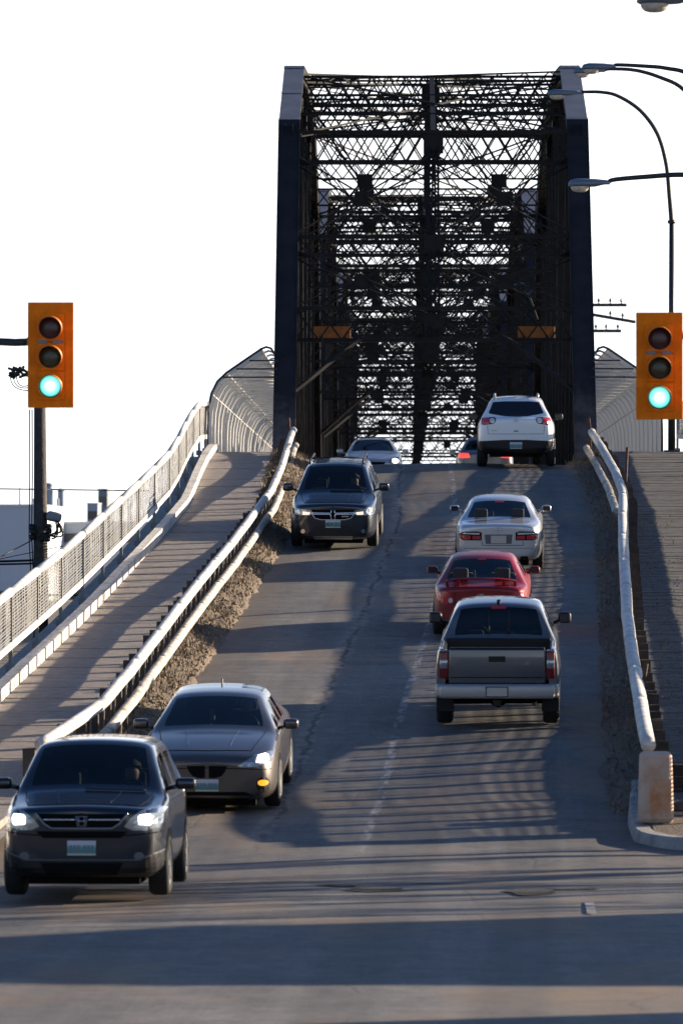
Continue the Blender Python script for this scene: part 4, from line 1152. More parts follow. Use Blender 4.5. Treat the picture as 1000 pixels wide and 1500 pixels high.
    def wheels(s):
        sp = s.sp; W = sp['W']/2; r = sp.get('r', .33); tw = sp.get('tw', .22)
        fa = sp.get('fa', .92); wb = sp.get('wb', 2.7)
        for t in (fa, fa+wb):
            for sd in (-1, 1):
                # wheel arch: dark lip patch on the flank
                pol = [(s.Y(t)+math.cos(R(a))*(r+.07), r+math.sin(R(a))*(r+.07)) for a in range(-30, 211, 12)]
                s.patch('wheel_arch', pol, 'S' if sd > 0 else 'Q', M['gasket'], .004)
                m = MB(); c = Vector((sd*(W+.004-tw/2), s.Y(t), r)); h = tw/2
                m.lathe(c, (sd,0,0), [(-h*.9,r*.6), (-h,r*.88), (-h*.8,r*.97), (-h*.55,r), (h*.55,r), (h*.8,r*.97), (h,r*.88), (h*.92,r*.68), (h*.7,r*.64), (h*.6,r*.1)], 28)
                wh = m.build('wheel', M['rubber'], s.t, True)
                m = MB(); m.lathe(c, (sd,0,0), [(h*.72,r*.66), (h*.9,r*.66), (h*.86,r*.58), (h*.66,r*.55)], 24)
                for k in range(5):
                    a = R(72*k+10); d = Vector((0, math.cos(a), math.sin(a)))
                    m.bar(c + Vector((sd*h*.8,0,0)) + d*r*.08, c + Vector((sd*h*.8,0,0)) + d*r*.62, r*.17, .03, (1,0,0))
                m.lathe(c, (sd,0,0), [(h*.6,r*.16), (h*.92,r*.15), (h*.94,r*.02)], 12)
                m.build('rim', M['rim'], wh)
        m = MB(); m.box((0, 0, sp.get('zb', .2)+.02), (W*1.35, s.L*.86, .14)); 
        for t in (fa, fa+wb): m.box((0, s.Y(t), r), (W*1.7, .12, .12))
        m.build('underbody', M['gasket'], s.t)
    def cast(s, a, b, ax):
        far = 12
        o, d = {'F': ((a,far,b),(0,-1,0)), 'R': ((a,-far,b),(0,1,0)), 'S': ((far,a,b),(-1,0,0)), 'Q': ((-far,a,b),(1,0,0)), 'T': ((a,b,far),(0,0,-1))}[ax]
        h = s.bvh.ray_cast(Vector(o), Vector(d))
        if h[0] is None:
            q = {'F': (a,s.L/2,b), 'R': (a,-s.L/2,b), 'S': (s.sp['W']/2,a,b), 'Q': (-s.sp['W']/2,a,b), 'T': (a,b,s.sp['H'])}[ax]
            h = s.bvh.find_nearest(Vector(q))
        n = h[1].copy()
        if n.dot(Vector(d)) > 0: n = -n
        return h[0], n
    def patch(s, name, poly, ax, mt, off=.006, step=.05, parent=None, thick=.02, mirror=False, smooth=True):
        out = []
        for sg in ((1, -1) if mirror else (1,)):
            pl = [(sg*x, z) for x, z in poly]
            b = []
            for (x0, z0), (x1, z1) in zip(pl, pl[1:]+pl[:1]):
                k = max(1, int(math.hypot(x1-x0, z1-z0)/step + .5))
                b += [(lerp(x0,x1,i/k), lerp(z0,z1,i/k)) for i in range(k)]
            nb = len(b); pts_ = [Vector(p) for p in b]
            xs = [p[0] for p in b]; zs = [p[1] for p in b]
            gx = min(xs)+step*.5
            while gx < max(xs):
                gz = min(zs)+step*.5
                while gz < max(zs):
                    if inpoly(gx, gz, b) and all((gx-p[0])**2+(gz-p[1])**2 > (step*.4)**2 for p in b): pts_.append(Vector((gx, gz)))
                    gz += step
                gx += step
            r = delaunay_2d_cdt(pts_, [(i, (i+1) % nb) for i in range(nb)], [], 1, 1e-5)
            vv, ff = r[0], r[2]
            m = MB(); inner = []
            for p in vv:
                loc, nn = s.cast(p.x, p.y, ax); m.v.append(loc + nn*off); inner.append(loc - nn*thick)
            m.f = [tuple(f) for f in ff]; cnt = {}
            for f in ff:
                for i in range(len(f)):
                    e = (f[i], f[(i+1) % len(f)]); cnt[e] = 1
            i0 = len(m.v); m.v += inner
            for (a, c) in list(cnt):
                if (c, a) not in cnt: m.f.append((c, a, i0+a, i0+c))
            m.m = [0]*len(m.f)
            me = m.mesh(name, mt, False)
            bm = bmesh.new(); bm.from_mesh(me); bmesh.ops.recalc_face_normals(bm, faces=bm.faces); bm.to_mesh(me); bm.free()
            out.append(link(name, me, parent or s.t))
        return out[0]
    def strip(s, name, line, ax, mt, wd=.03, off=.012, mirror=False, parent=None):
        """a raised moulding that follows the body along a polyline"""
        for sg in ((1,-1) if mirror else (1,)):
            P_ = []
            for (x0,z0), (x1,z1) in zip(line, line[1:]):
                k = max(1, int(math.hypot(x1-x0,z1-z0)/.06))
                P_ += [(lerp(x0,x1,i/k)*sg, lerp(z0,z1,i/k)) for i in range(k)]
            P_.append((line[-1][0]*sg, line[-1][1]))
            m = MB(); q = []
            for x, z in P_:
                l, n = s.cast(x, z, ax); q.append(l + n*off)
            m.tube(q, wd/2, 6); m.build(name, mt, parent or s.t, True)
    def plate(s, x, z, ax, chars=None, w_=.31, h=.158, tilt=0):
        l, n = s.cast(x, z, ax); sg = 1 if ax == 'F' else -1
        # stand-off so the flat plate clears the curved bumper
        far = max((s.cast(x+a, z+b, ax)[0].y*sg for a in (-w_/2, 0, w_/2) for b in (-h/2, 0, h/2)))
        p = link('licence_plate', None, s.t) if False else None
        m = MB(); m.rbox((0,0,0), (w_,.008,h), .003, 1); o = m.build('licence_plate', M['plate'], s.t); o.location = (x, far*sg + sg*.012, z)
        if ax == 'F': o.rotation_euler = (0,0,math.pi)
        m = MB(); 
        if chars:
            cu = bpy.data.curves.new('t', 'FONT'); cu.body = chars; cu.size = .098; cu.align_x = 'CENTER'; cu.align_y = 'CENTER'; cu.extrude = .002
            to = bpy.data.objects.new('t', cu); COL.objects.link(to); dg = bpy.context.evaluated_depsgraph_get()
            me = bpy.data.meshes.new_from_object(to.evaluated_get(dg)); bpy.data.objects.remove(to)
            me.transform(Matrix.Rotation(R(90), 4, 'X')); me.materials.clear(); me.materials.append(M['text'])
            c = link('lettering', me, o, (0,-.0065,-.004))
        else:
            for k in range(6):
                xx = -.115 + .04*k + (.03 if k > 2 else 0)
                m.rbox((xx,-.005,-.005), (.024,.003,.07), .001, 1)
            m.build('lettering', M['text_dim'], o)['kind'] = 'stuff'
        return o
    def mirrors(s, x, z, t, wd=.22, h=.14, mt=None, glass='mirror_dark'):
        for sg in (-1, 1):
            m = MB(); m.rbox((sg*(x), s.Y(t), z), (wd,.12,h), .045, 3)
            m.tube([(sg*(x-wd*.3), s.Y(t), z-h*.2), (sg*(s.sp['W']/2*.9), s.Y(t)-.03, z-h*.45)], .028, 6)
            mo = m.build('wing_mirror', mt or s.sp['paint'], s.t, True)
            m = MB(); m.rbox((sg*x, s.Y(t)-.062, z), (wd*.78,.006,h*.72), .002, 1); m.build('mirror_glass', M[glass], mo)
    def hood_lines(s, xf, xc, tf, tc, crease=.35):
        for sg in (1, -1):
            s.strip('hood_seam', [(sg*xf, s.Y(tf)), (sg*lerp(xf,xc,.5)+sg*.015, s.Y(lerp(tf,tc,.5))), (sg*xc, s.Y(tc))], 'T', M['gasket'], .012, .001)
            s.strip('hood_crease', [(sg*crease*.8, s.Y(tf+.15)), (sg*crease, s.Y(tc-.05))], 'T', s.sp['paint'], .016, -.003)
        s.strip('hood_front_seam', [(-xf, s.Y(tf)), (0, s.Y(tf-.06)), (xf, s.Y(tf))], 'T', M['gasket'], .012, .001)
    def emblem(s, x, z, ax, kind, mt='chrome', sc=1.):
        if kind == 'bowtie': pl = [(-.07,.012), (-.03,.012), (-.025,.028), (.045,.028), (.05,.012), (.075,.012), (.07,-.012), (.03,-.012), (.025,-.028), (-.045,-.028), (-.05,-.012), (-.075,-.012)]
        elif kind == 'ring':
            s.strip('emblem', [(x+math.cos(R(a))*.05*sc, z+math.sin(R(a))*.045*sc) for a in range(0, 361, 24)], ax, M[mt], .014, .012)
            s.strip('emblem_bar', [(x-.065*sc, z), (x+.065*sc, z)], ax, M[mt], .018, .014); return
        elif kind == 'h':
            s.strip('emblem', [(x-.035,z+.045), (x-.028,z-.045)], ax, M[mt], .02, .02, False); s.strip('emblem', [(x+.035,z+.045), (x+.028,z-.045)], ax, M[mt], .02, .02)
            s.strip('emblem', [(x-.03,z), (x+.03,z)], ax, M[mt], .02, .02)
            s.strip('emblem_frame', [(x-.06,z+.05), (x+.06,z+.05), (x+.045,z-.055), (x-.045,z-.055), (x-.06,z+.05)], ax, M[mt], .012, .018); return
        s.patch('emblem', [(x+a*sc, z+b*sc) for a, b in pl], ax, M[mt], .012, .03)
    def driver(s, jacket='cloth'):
        sp = s.sp; yc, ywt, yrt, yrb = sp['cab']; t = ywt+.55; z = min(1.17, sp['H']-.33)
        p = thing('person', 'x', 'person') if False else None
        me = bpy.data.meshes.new('person'); bm = bmesh.new()
        J = {'pelvis': (0,0,-.55,.17), 'waist': (0,.02,-.36,.16), 'chest': (0,.02,-.16,.18), 'neck': (0,.03,0,.06), 'head': (0,.06,.12,.1), 'top': (0,.05,.2,.07),
             'sl': (-.2,.02,-.08,.075), 'el': (-.27,.2,-.3,.05), 'hl': (-.13,.45,-.2,.035), 'sr': (.2,.02,-.08,.075), 'er': (.27,.2,-.3,.05), 'hr': (.13,.45,-.2,.035)}
        vs_ = {k: bm.verts.new(v[:3]) for k, v in J.items()}
        for a, b in (('pelvis','waist'), ('waist','chest'), ('chest','neck'), ('neck','head'), ('head','top'), ('chest','sl'), ('sl','el'), ('el','hl'), ('chest','sr'), ('sr','er'), ('er','hr')): bm.edges.new((vs_[a], vs_[b]))
        bm.to_mesh(me); bm.free(); o = bpy.data.objects.new('tmp', me); COL.objects.link(o)
        sk = o.modifiers.new('k', 'SKIN')
        for d, k in zip(me.skin_vertices[0].data, J): d.radius = (J[k][3], J[k][3]*.85); d.use_root = k == 'pelvis'
        o.modifiers.new('s', 'SUBSURF').render_levels = 2; o.modifiers['s'].levels = 2
        dg = bpy.context.evaluated_depsgraph_get(); m2 = bpy.data.meshes.new_from_object(o.evaluated_get(dg), depsgraph=dg); bpy.data.objects.remove(o)
        m2.materials.clear(); m2.materials.append(M[jacket]); m2.materials.append(M['skin'])
        for f in m2.polygons: f.use_smooth = True; f.material_index = 1 if f.center.z > .02 or (f.center.y > .38) else 0
        ob = link('person', m2); ob.matrix_world = s.t.matrix_basis @ Matrix.Translation((-.37, s.Y(t), z))
        h = MB(); rows = []
        for a in range(0, 7):
            th = a/6*1.75; rows.append([Vector((math.cos(2*math.pi*k/14)*math.sin(th)*.108, .035 + math.sin(2*math.pi*k/14)*math.sin(th)*.12 - (.05 if a > 4 and math.sin(2*math.pi*k/14) > .2 else 0)*0, .16 + math.cos(th)*.125 + (.07 if a > 4 and math.sin(2*math.pi*k/14) > .1 else 0))) for k in range(15)])
        h.grid(rows); h.build('hair', M['hair'], ob, True)
        return ob

RZ = -math.atan(.011)              # heading of the ramp
sedan_plan = None
def at_row(X, d, L): return (X, d + L/2)

# dark blue black compact SUV, nearest, headlights on
p = paint('dark_blue_black_paint', (.008,.011,.019), .7, .36, .1)
c = Car('sport_utility_car', 'dark blue black SUV with both headlights lit, nearest at the bottom left', 'car', dict(L=4.5, W=1.8, H=1.69, wr=.67, belt=1.07, hood=(1.0,1.12), cab=(1.12,1.75,3.75,4.28), deck=1.12, tail=1.05, pillars=[(2.45,2.55),(3.35,3.45)], paint=p, zb=.2, r=.34, wb=2.62, fa=.9, tw=.23, blunt=True, rglass='glass_dark'), at_row(-4.63, 61.5, 4.5), RZ, True)
c.patch('headlight', [(.46,.79), (.52,.87), (.62,.95), (.8,1.0), (.87,.97), (.875,.86), (.82,.78), (.7,.75), (.55,.75)], 'F', M['lens_grey'], .006, mirror=True)
c.patch('headlamp_bulb', [(.655+a*.72, .868+b*.8) for a, b in ((-.05,-.065),(.1,-.075),(.125,-.05),(.13,.03),(.1,.065),(-.03,.06),(-.06,.03))], 'F', M['lamp_lit'], .016, mirror=True)
c.patch('grille', [(-.5,.93), (.5,.93), (.43,.83), (.34,.775), (-.34,.775), (-.43,.83)], 'F', M['gasket'], .004)
c.strip('grille_trim', [(-.5,.935), (-.41,.82), (-.33,.77), (.33,.77), (.41,.82), (.5,.935)], 'F', M['chrome_dull'], .026, .014)
c.strip('grille_bar', [(-.42,.865), (-.07,.865)], 'F', M['chrome'], .02, .012, True)
c.emblem(0, .85, 'F', 'h', 'chrome_dull')
c.patch('bumper_intake', [(-.45,.40), (.45,.40), (.38,.28), (-.38,.28)], 'F', M['gasket'], .014)
c.strip('bumper_seam', [(-.85,.73), (-.55,.7), (0,.68), (.55,.7), (.85,.73)], 'F', M['gasket'], .014, .002)
c.strip('skirt_edge', [(-.86,.53), (-.6,.43), (.6,.43), (.86,.53)], 'F', M['grey_plastic'], .016, .012)
c.patch('lower_grille', [(-.5,.74), (.5,.74), (.42,.665), (-.42,.665)], 'F', M['gasket'], .004)
c.patch('bumper_skirt', [(-.86,.52), (-.6,.42), (.6,.42), (.86,.52), (.86,.22), (.7,.17), (-.7,.17), (-.86,.22)], 'F', M['black_plastic'], .01)
c.patch('fog_light', [(.62+.055*math.cos(R(a)), .47+.045*math.sin(R(a))) for a in range(0, 360, 36)], 'F', M['grey_plastic'], .012, mirror=True)
c.plate(0, .56, 'F', None)
c.mirrors(1.02, 1.2, 1.55, .23, .13)
c.strip('wiper', [(-.62,1.13), (0,1.145), (.05,1.15)], 'F', M['black_plastic'], .02, .015)
c.hood_lines(.6, .7, .22, 1.06)
tag(c.driver(), 'person in dark clothing driving the dark SUV with lit headlights', 'person')

# bronze grey sedan behind it
p = paint('bronze_grey_paint', (.085,.072,.062), .7, .4, .22)
c = Car('sedan', 'bronze grey sedan with split grille and one amber lamp lit behind the dark SUV', 'car', dict(L=5.0, W=1.86, H=1.43, wr=.65, belt=.93, hood=(.81,.98), cab=(1.42,2.25,3.55,4.3), deck=.99, tail=.98, pillars=[(2.85,2.95),(3.42,3.5)], paint=p, zb=.14, r=.33, wb=2.8, fa=1.02), at_row(-4.02, 75.5, 5.0), RZ, True)
c.patch('headlight', [(.4,.65), (.5,.71), (.64,.79), (.82,.815), (.86,.78), (.83,.685), (.7,.66), (.5,.63)], 'F', M['lens_grey'], .006, mirror=True)
c.patch('headlamp_bulb', [(.65,.70), (.77,.69), (.80,.71), (.8,.77), (.76,.79), (.67,.775)], 'F', M['lamp_lit'], .016, mirror=True)
c.patch('grille', [(.025,.66), (.27,.655), (.24,.58), (.19,.52), (.1,.495), (.025,.5)], 'F', M['gasket'], .008, mirror=True)
c.strip('bumper_seam', [(-.84,.6), (-.5,.62), (0,.63), (.5,.62), (.84,.6)], 'F', M['gasket'], .012, .002)
c.patch('lower_grille', [(-.5,.31), (.5,.31), (.62,.26), (.5,.19), (-.5,.19), (-.62,.26)], 'F', M['gasket'], .004)
c.patch('lamp_pod', [(.74+.09*math.cos(R(a)), .4+.11*math.sin(R(a))) for a in range(0, 360, 30)], 'F', M['black_plastic'], .006, mirror=True)
c.patch('fog_light', [(.735+.065*math.cos(R(a)), .43+.04*math.sin(R(a))) for a in range(0, 360, 30)], 'F', M['amber_lit'], .016, mirror=True)
c.plate(0, .4, 'F')
c.mirrors(1.02, 1.02, 1.95, .21, .14)
m = MB(); m.rbox((.06, c.Y(2.15), 1.13), (.07,.02,.16), .01, 1); m.build('hanging_tag', M['tower'], c.t)
m = MB(); m.rbox((-.27, c.Y(2.3), 1.3), (.05,.02,.08), .01, 1); m.build('visor_card', M['white_paint'], c.t)
m = MB(); m.tube([(0, c.Y(3.3), 1.42), (0, c.Y(3.36), 1.5)], .012, 6); m.build('antenna', M['black_plastic'], c.t)
c.hood_lines(.58, .72, .3, 1.35)
tag(c.driver(), 'person in dark clothing driving the bronze grey sedan', 'person')

# dark navy grey crossover coming down the ramp
p = paint('navy_grey_paint', (.012,.018,.031), .7, .36, .14)
c = Car('sport_utility_car', 'dark navy SUV with crosshair grille and roof rails coming down the ramp', 'car', dict(L=4.89, W=1.83, H=1.72, wr=.67, belt=1.06, hood=(.97,1.12), cab=(1.15,1.9,4.1,4.65), deck=1.13, tail=1.08, pillars=[(2.7,2.8),(3.7,3.8)], paint=p, zb=.17, r=.36, wb=2.89, fa=.95, tw=.23, blunt=True, rglass='glass_dark'), at_row(-3.76, 120.3, 4.89), RZ, True)
c.patch('headlight', [(.44,.8), (.46,.845), (.8,.885), (.875,.865), (.87,.76), (.83,.74), (.5,.735), (.44,.77)], 'F', M['lens_grey'], .006, mirror=True)
c.patch('headlamp_bulb', [(.48,.80), (.64,.82), (.645,.75), (.5,.75)], 'F', M['lamp_soft'], .016, mirror=True)
c.patch('headlamp_reflector', [(.74+.05*math.cos(R(a)), .81+.05*math.sin(R(a))) for a in range(0, 360, 36)], 'F', M['chrome'], .016, mirror=True)
c.patch('grille', [(-.46,.86), (.46,.86), (.46,.79), (.38,.675), (.24,.645), (-.24,.645), (-.38,.675), (-.46,.79)], 'F', M['gasket'], .004)
c.strip('grille_trim', [(-.46,.79), (-.38,.675), (-.24,.645), (.24,.645), (.38,.675), (.46,.79)], 'F', M['chrome'], .022, .014)
c.strip('grille_crossbar', [(.46,.795), (.04,.785), (.035,.855)], 'F', M['chrome'], .03, .018, True)
c.strip('grille_crossbar', [(.46,.765), (.05,.76), (.035,.655)], 'F', M['chrome'], .03, .018, True)
m = MB(); l, n_ = c.cast(-.26, .715, 'F'); m.rbox((-.26, l.y+.012, .715), (.16,.008,.025), .003, 1); m.build('name_badge', M['chrome'], c.t)
c.patch('lower_grille', [(-.54,.33), (-.4,.48), (-.32,.53), (.32,.53), (.4,.48), (.54,.33), (.42,.27), (-.42,.27)], 'F', M['black_plastic'], .006)
c.patch('skid_plate', [(-.42,.295), (.42,.295), (.4,.225), (-.4,.225)], 'F', M['rim'], .016)
c.patch('fog_light', [(.635+.045*math.cos(R(a)), .40+.045*math.sin(R(a))) for a in range(0, 360, 36)], 'F', M['chrome'], .014, mirror=True)
c.plate(0, .56, 'F', 'HEX 373', .32, .165)
c.mirrors(1.03, 1.22, 1.6, .22, .17)
for x in (-.57, .57):
    m = MB(); m.tube([(x, c.Y(1.95), 1.69), (x, c.Y(2.1), 1.765), (x, c.Y(4.0), 1.765), (x, c.Y(4.1), 1.69)], .022, 6); m.build('roof_rail', M['black_plastic'], c.t, True)
m = MB(); m.tube([(-.57, c.Y(2.5), 1.775), (0, c.Y(2.5), 1.8), (.57, c.Y(2.5), 1.775)], .018, 6); m.build('roof_crossbar', M['black_plastic'], c.t, True)
c.strip('wiper', [(-.6,1.16), (.1,1.17)], 'F', M['black_plastic'], .02, .015)
c.hood_lines(.6, .72, .22, 1.08)
tag(c.driver(), 'person in dark clothing driving the dark navy SUV down the ramp', 'person')

# silver crossover beyond the crest
p = paint('pale_silver_paint', (.42,.45,.5), .5, .32)
c = Car('hatchback', 'pale silver car half hidden beyond the crest, headlights lit', 'car', dict(L=4.4, W=1.78, H=1.52, wr=.6, belt=.98, hood=(.85,1.03), cab=(1.15,1.95,3.6,4.2), deck=1.02, tail=.98, pillars=[(2.6,2.7),(3.4,3.5)], paint=p, zb=.2, r=.33, wb=2.65, fa=.9), at_row(-4.25, 171.5, 4.4), BROT, True)
c.patch('headlight', [(.46,.72), (.55,.8), (.75,.88), (.85,.86), (.83,.74), (.6,.68)], 'F', M['lens_grey'], .006, mirror=True)
c.patch('headlamp_bulb', [(.68+.09*math.cos(R(a)), .77+.07*math.sin(R(a))) for a in range(0, 360, 36)], 'F', M['lamp_lit'], .016, mirror=True)
c.patch('grille', [(-.4,.74), (.4,.74), (.32,.63), (-.32,.63)], 'F', M['gasket'], .005)
c.plate(0, .45, 'F'); c.mirrors(1.0, 1.1, 1.65, .2, .14)
for x in (-.54, .54):
    m = MB(); m.tube([(x, c.Y(2.0), 1.5), (x, c.Y(2.1), 1.56), (x, c.Y(3.5), 1.56), (x, c.Y(3.6), 1.5)], .022, 6); m.build('roof_rail', M['chrome'], c.t, True)

# grey pickup
p = paint('grey_pickup_paint', (.095,.1,.115), .55, .34)
c = Car('pickup_truck', 'grey pickup truck with black bed opening, nearest in the right lane', 'truck', dict(L=5.3, SL=3.62, W=1.84, H=1.78, wr=.68, belt=1.2, hood=(1.02,1.17), cab=(1.35,1.95,3.3,3.46), deck=1.22, tail=1.16, pillars=[(2.6,2.7)], paint=p, zb=.45, r=.36, wb=3.2, fa=.9, tw=.25, blunt=True, rows=1, rq='p',
    plan=[(0,.74),(.06,.84),(.2,.93),(.6,.985),(1.2,1),(3.62,.985)]), at_row(-.2, 84.8, 5.3), RZ)
W = .92
for sd in (-1, 1):
    m = MB(); rows = []
    for t in (3.66, 3.7, 4.0, 4.2, 4.45, 4.9, 5.12, 5.2):
        e = (.0 if 3.68 < t < 5.15 else -.02); fl = .03*math.exp(-((t-4.1)/.45)**2)
        rows.append([Vector((sd*x, c.Y(t), z)) for x, z in ((.78,.62), (.86+e,.58), (W-.02+e+fl,.66), (W+e+fl,.85), (W-.01+e+fl,1.0), (W-.035+e,1.17), (W-.06+e,1.225), (W-.13,1.23), (W-.15,1.2), (W-.15,.75))])
    m.grid(rows); i0 = len(m.v); m.v += [v.copy() for v in rows[-1]]; m.f.append(tuple(range(i0, i0+10))); m.m.append(0)
    m.build('bed_side', p, c.t, True)
    m = MB(); m.rbox((sd*.5, c.Y(1.0), 1.0), (.01,.01,.01), .001, 1)
m = MB(); m.rbox((0, c.Y(4.43), .78), (1.56,1.5,.06), .01, 1); m.build('bed_floor', M['black_plastic'], c.t)
m = MB(); m.rbox((0, c.Y(3.68), 1.0), (1.58,.05,.5), .01, 1); m.build('bed_front', M['black_plastic'], c.t)
m = MB(); m.rbox((0, c.Y(5.2), .965), (1.44,.07,.52), .025, 3); tg = m.build('tailgate', p, c.t, True)
m = MB(); m.rbox((0, c.Y(5.2)+.0, 1.232), (1.42,.08,.03), .012, 2); m.build('tailgate_cap', M['black_plastic'], tg)
m = MB(); m.rbox((0, c.Y(5.239), 1.075), (.25,.012,.085), .004, 2); m.build('tailgate_handle', M['black_plastic'], tg)
m = MB(); m.rbox((0, c.Y(5.237), .80), (1.38,.006,.012), .002, 1); m.build('tailgate_crease', M['gasket'], tg)
for sd in (-1, 1):
    m = MB(); m.rbox((sd*.795, c.Y(5.19), .985), (.125,.09,.40), .02, 2); tl = m.build('tail_light', M['red_dim'], c.t, True)
    m = MB(); m.rbox((sd*.795, c.Y(5.215), 1.0), (.118,.06,.14), .018, 2); m.build('reversing_lens', M['lens_grey'], tl, True)
    m = MB(); m.rbox((sd*.795, c.Y(5.2), 1.2), (.125,.07,.03), .01, 1); m.build('lamp_cap', M['chrome'], tl)
m = MB()
m.rbox((0, c.Y(5.3), .6), (1.72,.2,.21), .05, 3); bp = m.build('rear_bumper', M['bumper'] if 'bumper' in M else M.setdefault('bumper', mat('dull_steel_bumper', (.4,.38,.36), .45, .5)), c.t, True)
for sd in (-1, 1):
    m = MB(); m.rbox((sd*.84, c.Y(5.16), .6), (.16,.36,.2), .05, 3); m.build('bumper_corner', M['bumper'], bp, True)
m = MB(); m.rbox((0, c.Y(5.4), .6), (.34,.012,.16), .01, 1); m.build('plate_recess', M['grey_plastic'], bp)
m = MB(); m.rbox((0, c.Y(5.41), .6), (.3,.006,.13), .003, 1); m.build('licence_plate', M['rim'], c.t)
m = MB(); m.rbox((0, c.Y(5.28), .43), (.12,.16,.1), .01, 1); m.build('tow_hitch', M['black_plastic'], c.t)
m = MB(); m.tube([(-.8, c.Y(4.1), .37), (-.15, c.Y(4.1), .37), (0, c.Y(4.1), .37), (.15, c.Y(4.1), .37), (.8, c.Y(4.1), .37)], [.05,.06,.14,.06,.05], 10); m.build('rear_axle', M['gasket'], c.t, True)
m = MB(); m.box((0, c.Y(4.4), .5), (1.2,1.5,.16)); m.build('chassis', M['gasket'], c.t)
m = MB(); m.tube([(.55, c.Y(4.2), .4), (.55, c.Y(5.1), .4)], .035, 8); m.build('exhaust_pipe', M['rust'], c.t, True)
for sd in (-1, 1):
    m = MB(); m.rbox((sd*.79, c.Y(4.55), .42), (.26,.015,.4), .004, 1); m.build('mud_flap', M['black_plastic'], c.t)
c.strip('window_frame', [(-.15,1.3), (-.15,1.64)], 'R', M['black_plastic'], .035, .012); c.strip('window_frame', [(.15,1.3), (.15,1.64)], 'R', M['black_plastic'], .035, .012)
c.patch('brake_light', [(-.11,1.7), (.11,1.7), (.11,1.665), (-.11,1.665)], 'R', M['red_lens'], .01)
c.mirrors(1.0, 1.4, 1.75, .2, .17, M['black_plastic'])
m = MB(); m.tube([(0, c.Y(3.2), 1.74), (0, c.Y(3.22), 1.79)], .03, 6); m.build('antenna', M['black_plastic'], c.t)

# red coupe-like sedan with spoiler
p = paint('dark_red_paint', (.2,.003,.007), .0, .45)
p.node_tree.nodes['Principled BSDF'].inputs['Coat Weight'].default_value = .45; p.node_tree.nodes['Principled BSDF'].inputs['Specular IOR Level'].default_value = .25
c = Car('sedan', 'dark red sedan with a rear spoiler, partly hidden by the grey pickup', 'car', dict(L=4.58, W=1.73, H=1.42, wr=.6, belt=.92, hood=(.74,.95), cab=(1.3,2.1,3.2,3.95), deck=.95, tail=.93, pillars=[(2.6,2.7)], paint=p, zb=.19, r=.31, wb=2.62, fa=.92, rq='p'), at_row(-.53, 100.6, 4.58), RZ)
c.patch('tail_light', [(.47,.68), (.55,.83), (.62,.86), (.76,.84), (.78,.72), (.7,.64), (.55,.63)], 'R', M['red_lens'], .01, mirror=True)
c.patch('reversing_lens', [(.535+.04*math.cos(R(a)), .70+.045*math.sin(R(a))) for a in range(0, 360, 36)], 'R', M['white_lens'], .018, mirror=True)
c.emblem(0, .79, 'R', 'bowtie')
m = MB(); rows = []
for k in range(25):
    x = -.6 + .05*k; f = abs(x)/.6; z = 1.075 - .05*f**3; yy = c.Y(4.42) + .12*f**2
    rows.append([(x, yy+.09, z-.012), (x, yy+.05, z+.016), (x, yy-.05, z+.022), (x, yy-.09, z+.004), (x, yy-.05, z-.014), (x, yy+.09, z-.012)])
m.grid(rows)
for r_ in (rows[0], rows[-1]): i0 = len(m.v); m.v += [Vector(p_) for p_ in r_[:5]]; m.f.append(tuple(range(i0, i0+5))); m.m.append(0)
sp_ = m.build('spoiler', p, c.t, False)
for x in (-.4,.4):
    m = MB(); m.bar((x, c.Y(4.4), .94), (x, c.Y(4.42), 1.06), .05, .1, (0,1,0)); m.build('spoiler_leg', p, sp_)
for x in (-.6,.6):
    m = MB(); m.bar((x*1.0, c.Y(4.28), .93), (x, c.Y(4.3), 1.03), .05, .13, (0,1,0)); m.build('spoiler_leg', p, sp_)
c.plate(0, .55, 'R'); c.mirrors(.93, 1.02, 1.75, .19, .13)
c.patch('brake_light', [(-.07,1.335), (.07,1.335), (.07,1.315), (-.07,1.315)], 'R', M['red_lens'], .012)
c.strip('trunk_seam', [(-.46,.9), (-.46,.6), (.46,.6), (.46,.9)], 'R', M['gasket'], .008, .001)

# silver sedan
p = paint('silver_white_paint', (.5,.51,.52), .4, .32)
c = Car('sedan', 'silver white sedan ahead of the red car on the ramp', 'car', dict(L=4.9, W=1.78, H=1.43, wr=.615, belt=.95, hood=(.75,.96), cab=(1.35,2.2,3.3,4.05), deck=1.0, tail=.97, pillars=[(2.75,2.85)], paint=p, zb=.18, r=.32, wb=2.75, fa=.95, rq='p'), at_row(-.25, 114.7, 4.9), RZ)
c.patch('tail_light', [(.34,.66), (.34,.82), (.42,.845), (.72,.835), (.79,.78), (.77,.69), (.7,.66)], 'R', M['gasket'], .008, mirror=True)
c.patch('tail_lens', [(.56,.68), (.56,.76), (.77,.775), (.755,.7), (.69,.675)], 'R', M['red_lens'], .02, mirror=True)
c.patch('tail_lens', [(.36,.68), (.36,.75), (.53,.76), (.53,.68)], 'R', M['red_lens'], .02, mirror=True)
c.patch('reversing_lens', [(.38,.775), (.38,.815), (.7,.815), (.74,.79)], 'R', M['white_lens'], .02, mirror=True)
c.emblem(0, .875, 'R', 'ring')
c.patch('plate_recess', [(-.26,.59), (.26,.59), (.28,.78), (-.28,.78)], 'R', M['grey_plastic'], .004)
m = MB(); l, n_ = c.cast(0, .68, 'R'); m.rbox((0, l.y-.02, .68), (.31,.01,.155), .003, 1); m.build('licence_plate', M['rim'], c.t)
c.strip('trunk_seam', [(-.33,.64), (-.33,.56), (.5,.56), (.5,.64)], 'R', M['gasket'], .012, .001)
c.strip('bumper_line', [(-.82,.5), (.82,.5)], 'R', M['gasket'], .008, .001)
c.patch('exhaust_recess', [(.42,.23), (.6,.23), (.58,.34), (.44,.34)], 'R', M['gasket'], .006)
c.patch('brake_light', [(-.09,1.34), (.09,1.34), (.09,1.315), (-.09,1.315)], 'R', M['red_lens'], .012)
